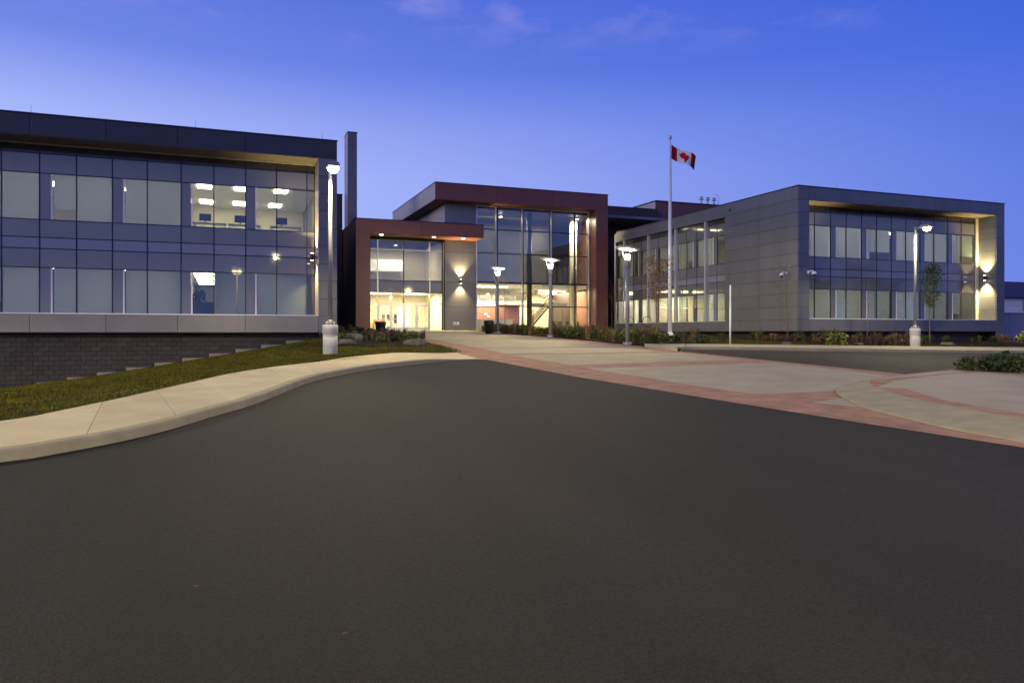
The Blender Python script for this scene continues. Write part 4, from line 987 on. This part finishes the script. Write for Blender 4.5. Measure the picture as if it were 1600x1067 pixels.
# ------------------------------------------------------------------ trees
def tree(name, x, y, z, h, trunk_h, cr, nbr, nleaf, lm, label, seed, r0=.045, leaf=.07, group=None, crown_z=None):
    rnd = random.Random(seed); t = empty(name, (x, y, z), label, 'tree', group)
    bm = bmesh.new(); n = 7; pts = []; wob = Vector((0, 0, 0))
    for i in range(n):
        wob += Vector((rnd.uniform(-1, 1), rnd.uniform(-1, 1), 0)) * h * .012; pts.append(Vector((wob.x, wob.y, h * .93 * i / (n - 1))))
    bm_tube(bm, pts, [r0 * (1 - .85 * i / (n - 1)) for i in range(n)], 7)
    def trunk_at(f): a = min(int(f * (n - 1)), n - 2); k = f * (n - 1) - a; return pts[a].lerp(pts[a + 1], k)
    twigs = []
    for b in range(nbr):
        f = trunk_h / h + (1 - trunk_h / h) * .92 * (b + rnd.random() * .8) / nbr; p = trunk_at(min(.99, f)); ang = b * 2.4 + rnd.uniform(-.4, .4)
        prof = math.sin(math.pi * (.12 + .80 * (f - trunk_h / h) / (1 - trunk_h / h))) ; ln = cr * prof * rnd.uniform(.75, 1.15)
        d = Vector((math.cos(ang), math.sin(ang), rnd.uniform(.5, 1.1))).normalized(); q = p + d * ln * .55; q2 = q + Vector((d.x * .8, d.y * .8, d.z * 1.1 + rnd.uniform(-.2, .3))).normalized() * ln * .6
        rr = r0 * (1 - .8 * f) * .55; bm_tube(bm, [p, q, q2], [rr, rr * .6, rr * .2], 5); twigs += [(p.lerp(q, .35), q), (q, q2)]
        for _ in range(3):
            s = q.lerp(q2, rnd.random() * .8) if rnd.random() > .4 else p.lerp(q, rnd.uniform(.4, 1)); e_ = s + Vector((rnd.uniform(-1, 1), rnd.uniform(-1, 1), rnd.uniform(-.1, 1))).normalized() * ln * rnd.uniform(.25, .45)
            bm_tube(bm, [s, e_], [rr * .4, rr * .12], 4); twigs.append((s, e_))
    from_bm('trunk', bm, bark, t, (x, y, z), True)
    if nleaf:
        vs = []; fs = []
        for _ in range(nleaf):
            a, b = rnd.choice(twigs); p = a.lerp(b, rnd.uniform(.15, 1.08)) + Vector((rnd.gauss(0, 1), rnd.gauss(0, 1), rnd.gauss(0, 1))) * leaf * 1.1
            u = Vector((rnd.uniform(-1, 1), rnd.uniform(-1, 1), rnd.uniform(-1, .5))).normalized(); v = u.cross(Vector((rnd.uniform(-1, 1), rnd.uniform(-1, 1), rnd.uniform(-1, 1)))).normalized(); s = leaf * rnd.uniform(.6, 1.3); k = len(vs)
            vs += [p - u * s * .5, p + v * s * .32, p + u * s * .6, p - v * s * .32]; fs.append((k, k + 1, k + 2, k + 3))
        me = bpy.data.meshes.new('crown'); me.from_pydata(vs, [], fs); link('crown', me, lm, t, (x, y, z))
    return t
YT = 'young trees around the plaza'
def tz(x, y): return T(x, y) + .06
tree('young_tree', 22.07, 35.35, tz(22, 35.35), 4.6, 2.0, 1.35, 20, 1100, leaf_r, 'young tree with russet leaves left of the flagpole', 11, .04, .095, YT)
tree('young_tree', 26.2, 47.5, tz(26.2, 47.5), 4.2, 1.7, 1.2, 13, 160, leaf_r, 'small sparse russet tree behind the nearest post lamp', 15, .035, .085, YT)
tree('young_tree', 31.0, 35.3, tz(31, 35.3), 4.9, 2.0, 1.3, 16, 70, leaf_r, 'almost bare young tree in front of the blank grey panels', 12, .035, .06, YT)
tree('young_tree', 40.5, 33.6, tz(40.5, 33.6), 5.0, 2.3, .95, 22, 1500, leaf_g, 'young green tree beside the lamp before the right wing', 13, .045, .11, YT)
tree('young_tree', 18.6, 49.5, tz(18.6, 49.5), 4.3, 2.0, 1.3, 14, 110, leaf_g, 'bare young tree behind the farthest post lamp', 14, .04, .07, YT)
tree('young_tree', 24.6, 51.5, tz(24.6, 51.5), 4.6, 2.0, 1.2, 14, 60, leaf_g, 'bare young tree before the hall staircase', 16, .035, .06, YT)
tree('young_tree', 29.3, 53.5, tz(29.3, 53.5), 4.2, 1.8, 1.1, 12, 40, leaf_g, 'bare young tree before the right end of the hall glass', 18, .03, .06, YT)
tree('young_tree', 36.0, 34.2, tz(36, 34.2), 4.2, 1.9, 1.0, 12, 30, leaf_r, 'thin bare tree before the left bays of the right wing', 17, .03, .06, YT)
tree('young_tree', 51.6, 35.0, tz(51.6, 35), 2.3, .3, .8, 12, 60, leaf_y, 'small bare shrub tree at the right corner of the right wing', 19, .025, .08, YT)
# old trees across the lot behind the viewer: seen in the right wing's glazing
for k, (x, y, h, s) in enumerate(((96, -44, 11, 1), (105, -40, 12.5, 2), (113, -42, 14, 3), (121, -40, 17, 4), (131, -42, 14.5, 5), (142, -40, 12, 6), (153, -42, 11, 7), (86, -44, 9, 8))):
    tree('old_tree', x, y, T(x, y) - .2, h, h * .2, h * .36, 26, 2600, leaf_d, ('broad dark tree across the parking lot, number %d from the right' % (8 - k)).replace('number 8 from', 'nearest').replace('nearest the right', 'nearest the boundary wall'), 40 + s, .28, .42, 'old trees across the parking lot')

# ------------------------------------------------------------------ planting
def tuft(seed, n, h, spread, m, wd=.012):
    rnd = random.Random(seed); vs = []; fs = []
    for _ in range(n):
        a = rnd.uniform(0, 6.283); r = spread * .25 * rnd.random(); b = Vector((r * math.cos(a), r * math.sin(a), 0)); d = Vector((math.cos(a + rnd.uniform(-.6, .6)), math.sin(a + rnd.uniform(-.6, .6)), 0))
        hh = h * rnd.uniform(.55, 1.1); o_ = spread * rnd.uniform(.3, 1.0); s = Vector((-d.y, d.x, 0)) * wd; m1 = b + d * o_ * .35 + Vector((0, 0, hh * .7)); tp = b + d * o_ + Vector((0, 0, hh * rnd.uniform(.75, 1.0))); k = len(vs)
        vs += [b - s, b + s, m1 + s * .8, m1 - s * .8, tp]; fs += [(k, k + 1, k + 2, k + 3), (k + 3, k + 2, k + 4)]
    me = bpy.data.meshes.new('tuft'); me.from_pydata(vs, [], fs); me.materials.append(m); return me
TU = {'tan': [tuft(i, 150, .72, .45, grass_t) for i in range(3)], 'olive': [tuft(10 + i, 150, .62, .42, grass_o) for i in range(3)], 'shrub': [leaf_ball('shrub', None, .40, 300, leaf_g, sq=.75, size=.075, seed=20 + i) for i in range(3)],
      'dark': [leaf_ball('shrub', None, .42, 300, leaf_d, sq=.75, size=.08, seed=30 + i) for i in range(3)], 'lime': [leaf_ball('shrub', None, .36, 160, leaf_y, sq=1.0, size=.07, seed=35)],
      'purple': [tuft(40 + i, 60, .5, .22, purple, .014) for i in range(2)], 'russet': [leaf_ball('shrub', None, .34, 240, leaf_r, sq=.7, size=.06, seed=50 + i) for i in range(2)]}
NM = {'tan': ('tuft_plant', 'tan feathery tuft plant', 'plant'), 'olive': ('tuft_plant', 'olive green tuft plant', 'plant'), 'shrub': ('low_shrub', 'low green leafy shrub', 'shrub'), 'dark': ('low_shrub', 'low dark green shrub', 'shrub'),
      'lime': ('lime_shrub', 'small lime yellow shrub', 'shrub'), 'purple': ('flower_clump', 'purple flower clump', 'flower'), 'russet': ('russet_shrub', 'low russet brown shrub', 'shrub')}
prng = random.Random(99)
def plant(kind, x, y, where, s=1.0, z=None):
    me = prng.choice(TU[kind]); nm, lb, ct = NM[kind]
    o = bpy.data.objects.new(nm, me); C.objects.link(o)
    zz = (z if z is not None else T(x, y) + .06) + (.24 * s if kind in ('shrub', 'dark', 'lime', 'russet') else 0)
    o.location = (x, y, zz); o.rotation_euler.z = prng.uniform(0, 6.28); k = s * prng.uniform(.8, 1.2); o.scale = (k, k, k * prng.uniform(.85, 1.15))
    tag(o, lb + ' ' + where, ct, lb + 's ' + where)
# bed along the post lamps
yy = 29.9
while yy < 58:
    for k, (dx, kinds) in enumerate(((.75, ('olive', 'olive', 'tan', 'shrub')), (1.55, ('shrub', 'olive', 'shrub', 'russet')), (2.5, ('shrub', 'tan', 'dark')), (3.7, ('dark', 'shrub')))):
        x0 = 17.4 + dx + max(0, (yy - 49) * .2)
        if k == 3 and prng.random() < .4: continue
        plant(prng.choice(kinds), x0 + prng.uniform(-.25, .25), yy + prng.uniform(-.3, .3), ('behind the nearest post lamp' if yy < 33.5 else 'between the nearest and middle post lamps' if yy < 38.5 else 'between the middle and farthest post lamps' if yy < 47 else 'at the foot of the hall glass') + (' on the plaza side' if k < 2 else ' on the building side'), prng.uniform(.75, 1.05))
    yy += .82 if yy < 40 else 1.15
for k in range(16): plant(prng.choice(('olive', 'tan', 'russet')), 19.3 + prng.uniform(0, 6), 30.6 + k * .55, 'in the bed around the flagpole', prng.uniform(.7, 1.0))
# bed left of the entrance
def bz(x, y): return (LZ(x, y) if y < 36.5 else T(x, y) + .10) + .02
for k in range(26):
    x, y = prng.uniform(4.4, 8.0), prng.uniform(30.2, 36); plant(prng.choice(('dark', 'shrub', 'tan', 'russet', 'olive')), x, y, 'in the bed left of the entrance walk', prng.uniform(.55, .9), bz(x, y))
for k in range(16):
    x, y = prng.uniform(6.2, 8.3), prng.uniform(36, 52); plant(prng.choice(('dark', 'shrub', 'olive')), x, y, 'in the bed left of the entrance walk', prng.uniform(.5, .8), bz(x, y))
for k in range(16):
    x = 6.2 + k * .13; y = prng.uniform(31, 36); plant('purple', x, y, 'in the bed left of the entrance walk', prng.uniform(.8, 1.3), bz(x, y))
# bed below the right wing
for k in range(34):
    x, y = prng.uniform(29.2, 37), prng.uniform(29.4, 33); plant(prng.choice(('tan', 'tan', 'tan', 'olive', 'russet')), x, y, 'in the bed below the right wing ' + ('by the lime shrub' if x < 32.2 else 'right of the street lamp'), prng.uniform(.8, 1.1))
for k in range(34):
    x, y = prng.uniform(27, 58), prng.uniform(34, 36.6); plant(prng.choice(('dark', 'dark', 'shrub', 'olive', 'russet')), x, y, 'against the base of the right wing ' + ('under its blank corner' if x < 34.5 else 'under its left bays' if x < 43 else 'under its right bays'), prng.uniform(.7, 1.1))
plant('lime', 29.9, 30.4, 'at the left end of the bed below the right wing', 1.3); plant('lime', 51.3, 35.4, 'at the right corner of the right wing', 1.3)
# bed on the apron island
for k in range(80):
    t_ = prng.random(); x = 18.75 + .55 * t_ + prng.random() ** 1.3 * 6; y = 14.55 - 1.5 * t_ + (x - 18.75 - .55 * t_) * .28 - (prng.random() * 1.5 if x > 20.5 else 0)
    plant(prng.choice(('shrub', 'shrub', 'dark', 'dark', 'olive')), x, y, 'in the bed on the right hand apron', prng.uniform(.55, .9), T(x, y) + .10)
for k in range(10):
    x, y = prng.uniform(19.6, 23), prng.uniform(13.2, 14.6); z = T(x, y) + .5 + prng.random() * .25
    fb = empty('white_flower', (x, y, T(x, y) + .1), 'small white flower among the shrubs on the right hand apron', 'flower', 'white flowers on the apron')
    tube('stem', [(0, 0, 0), (.02, .01, z - T(x, y) - .1)], .005, leaf_g, fb, 4, (x, y, T(x, y) + .1)); lathe('blossom', [(.01, -.02), (.045, 0), (.05, .02), (.01, .035)], petal, fb, 8, (x, y, z))
# grass blades on the lawns
def blades(name, region, zf, n, seed, h=.048):
    rnd = random.Random(seed); vs = []; fs = []
    x0, x1, y0, y1, test = region; c_ = 0
    while c_ < n:
        x, y = rnd.uniform(x0, x1), y0 + (y1 - y0) * rnd.random() ** 1.4
        if not test(x, y): c_ += .2; continue
        z = zf(x, y); a = rnd.uniform(0, 6.28); hh = h * rnd.uniform(.5, 1.3); k = len(vs); wd = .012
        vs += [(x - wd * math.cos(a), y - wd * math.sin(a), z - .01), (x + wd * math.cos(a), y + wd * math.sin(a), z - .01), (x + rnd.uniform(-.04, .04), y + rnd.uniform(-.04, .04), z + hh)]; fs.append((k, k + 1, k + 2)); c_ += 1
    tag(mesh(name, vs, fs, bladem), 'short mown grass blades ' + ('beside the left wing' if seed == 1 else 'before the right wing'), 'grass', kind='stuff')
blades('grass', (-9, 8.2, 8.8, 36.5, lambda x, y: y > lerp_curve(BACK, x) + .03 and not (y > 29.0 and x > 4.2) and y < 36.5), LZ, 90000, 1)
blades('grass', (20.5, 58, 27.9, 36, lambda x, y: y > lerp_curve(FB, x) + .25 and not (x > 29 and y > 30.5) and not (x < 24 and (y - 29) > (x - 21) * 2.6)), lambda x, y: T(x, y) + .06, 16000, 2)

# a few fallen leaves on the asphalt
for k, (x, y, lb) in enumerate(((.55, 3.7, 'small brown fallen leaf on the near asphalt left of centre'), (5.2, 5.2, 'small dark fallen leaf on the near asphalt on the right'), (-.15, 4.6, 'small dark fallen leaf on the near asphalt at the left'))):
    z = T(x, y) + .006
    tag(mesh('fallen_leaf', [(x - .018, y, z), (x, y - .011, z + .004), (x + .02, y, z + .002), (x + .003, y + .012, z + .006), (x, y, z + .001)], [(0, 1, 4), (1, 2, 4), (2, 3, 4), (3, 0, 4)], bark), lb, 'leaf', 'fallen leaves on the asphalt')

# desk things behind the lit office windows
def monitor(x, y, z, label):
    t = empty('monitor', (x, y, z), label, 'monitor', 'monitors in the lit offices')
    box('screen', x - .27, x + .27, y - .02, y + .02, z + .12, z + .46, darkst, t); box('stand', x - .03, x + .03, y - .015, y + .015, z + .02, z + .118, darkst, t); box('foot', x - .12, x + .12, y - .08, y + .08, z, z + .018, darkst, t)
def desk(x, y, z, label):
    t = empty('desk', (x, y, z), label, 'desk', 'desks in the lit offices')
    box('desk_top', x - .75, x + .75, y - .35, y + .35, z + .70, z + .735, ceilm, t)
    for a in (-.7, .65):
        for b in (-.3, .25): box('leg', x + a, x + a + .05, y + b, y + b + .05, z, z + .698, alu, t)
for x, nm in ((-.65, 'left'), (.95, 'middle'), (2.9, 'right')):
    desk(x, 39.2, 6.2, nm + ' desk inside the brightly lit upper office of the left wing'); monitor(x - .2, 39.2, 6.937, 'dark monitor on the ' + nm + ' desk in the lit upper office')
for x, nm in ((-1.1, 'left'), (1.9, 'right')):
    t = empty('cabinet', (x, 48.6, 6.2), nm + ' grey cabinet at the back wall of the lit upper office', 'cabinet', 'cabinets in the lit office')
    box('body', x - .5, x + .5, 48.4, 48.95, 6.2, 7.6, panel_b, t)
    for k in range(3): box('drawer', x - .47, x + .47, 48.37, 48.398, 6.26 + .44 * k, 6.66 + .44 * k, panel, t)
pp = empty('potted_plant', (-1.25, 40.6, 2.35), 'leafy potted plant in the lower lit office window of the left wing', 'plant')
lathe('pot', [(.14, 0), (.2, .45)], blackp, pp, 14, (-1.25, 40.6, 2.36)); tube('stem', [(0, 0, .4), (.03, 0, 1.0)], .02, bark, pp, 6, (-1.25, 40.6, 2.36))
link('foliage', leaf_ball('foliage', None, .42, 90, leaf_d, sq=1.0, size=.13, seed=77), leaf_d, pp, (-1.22, 40.6, 3.45))
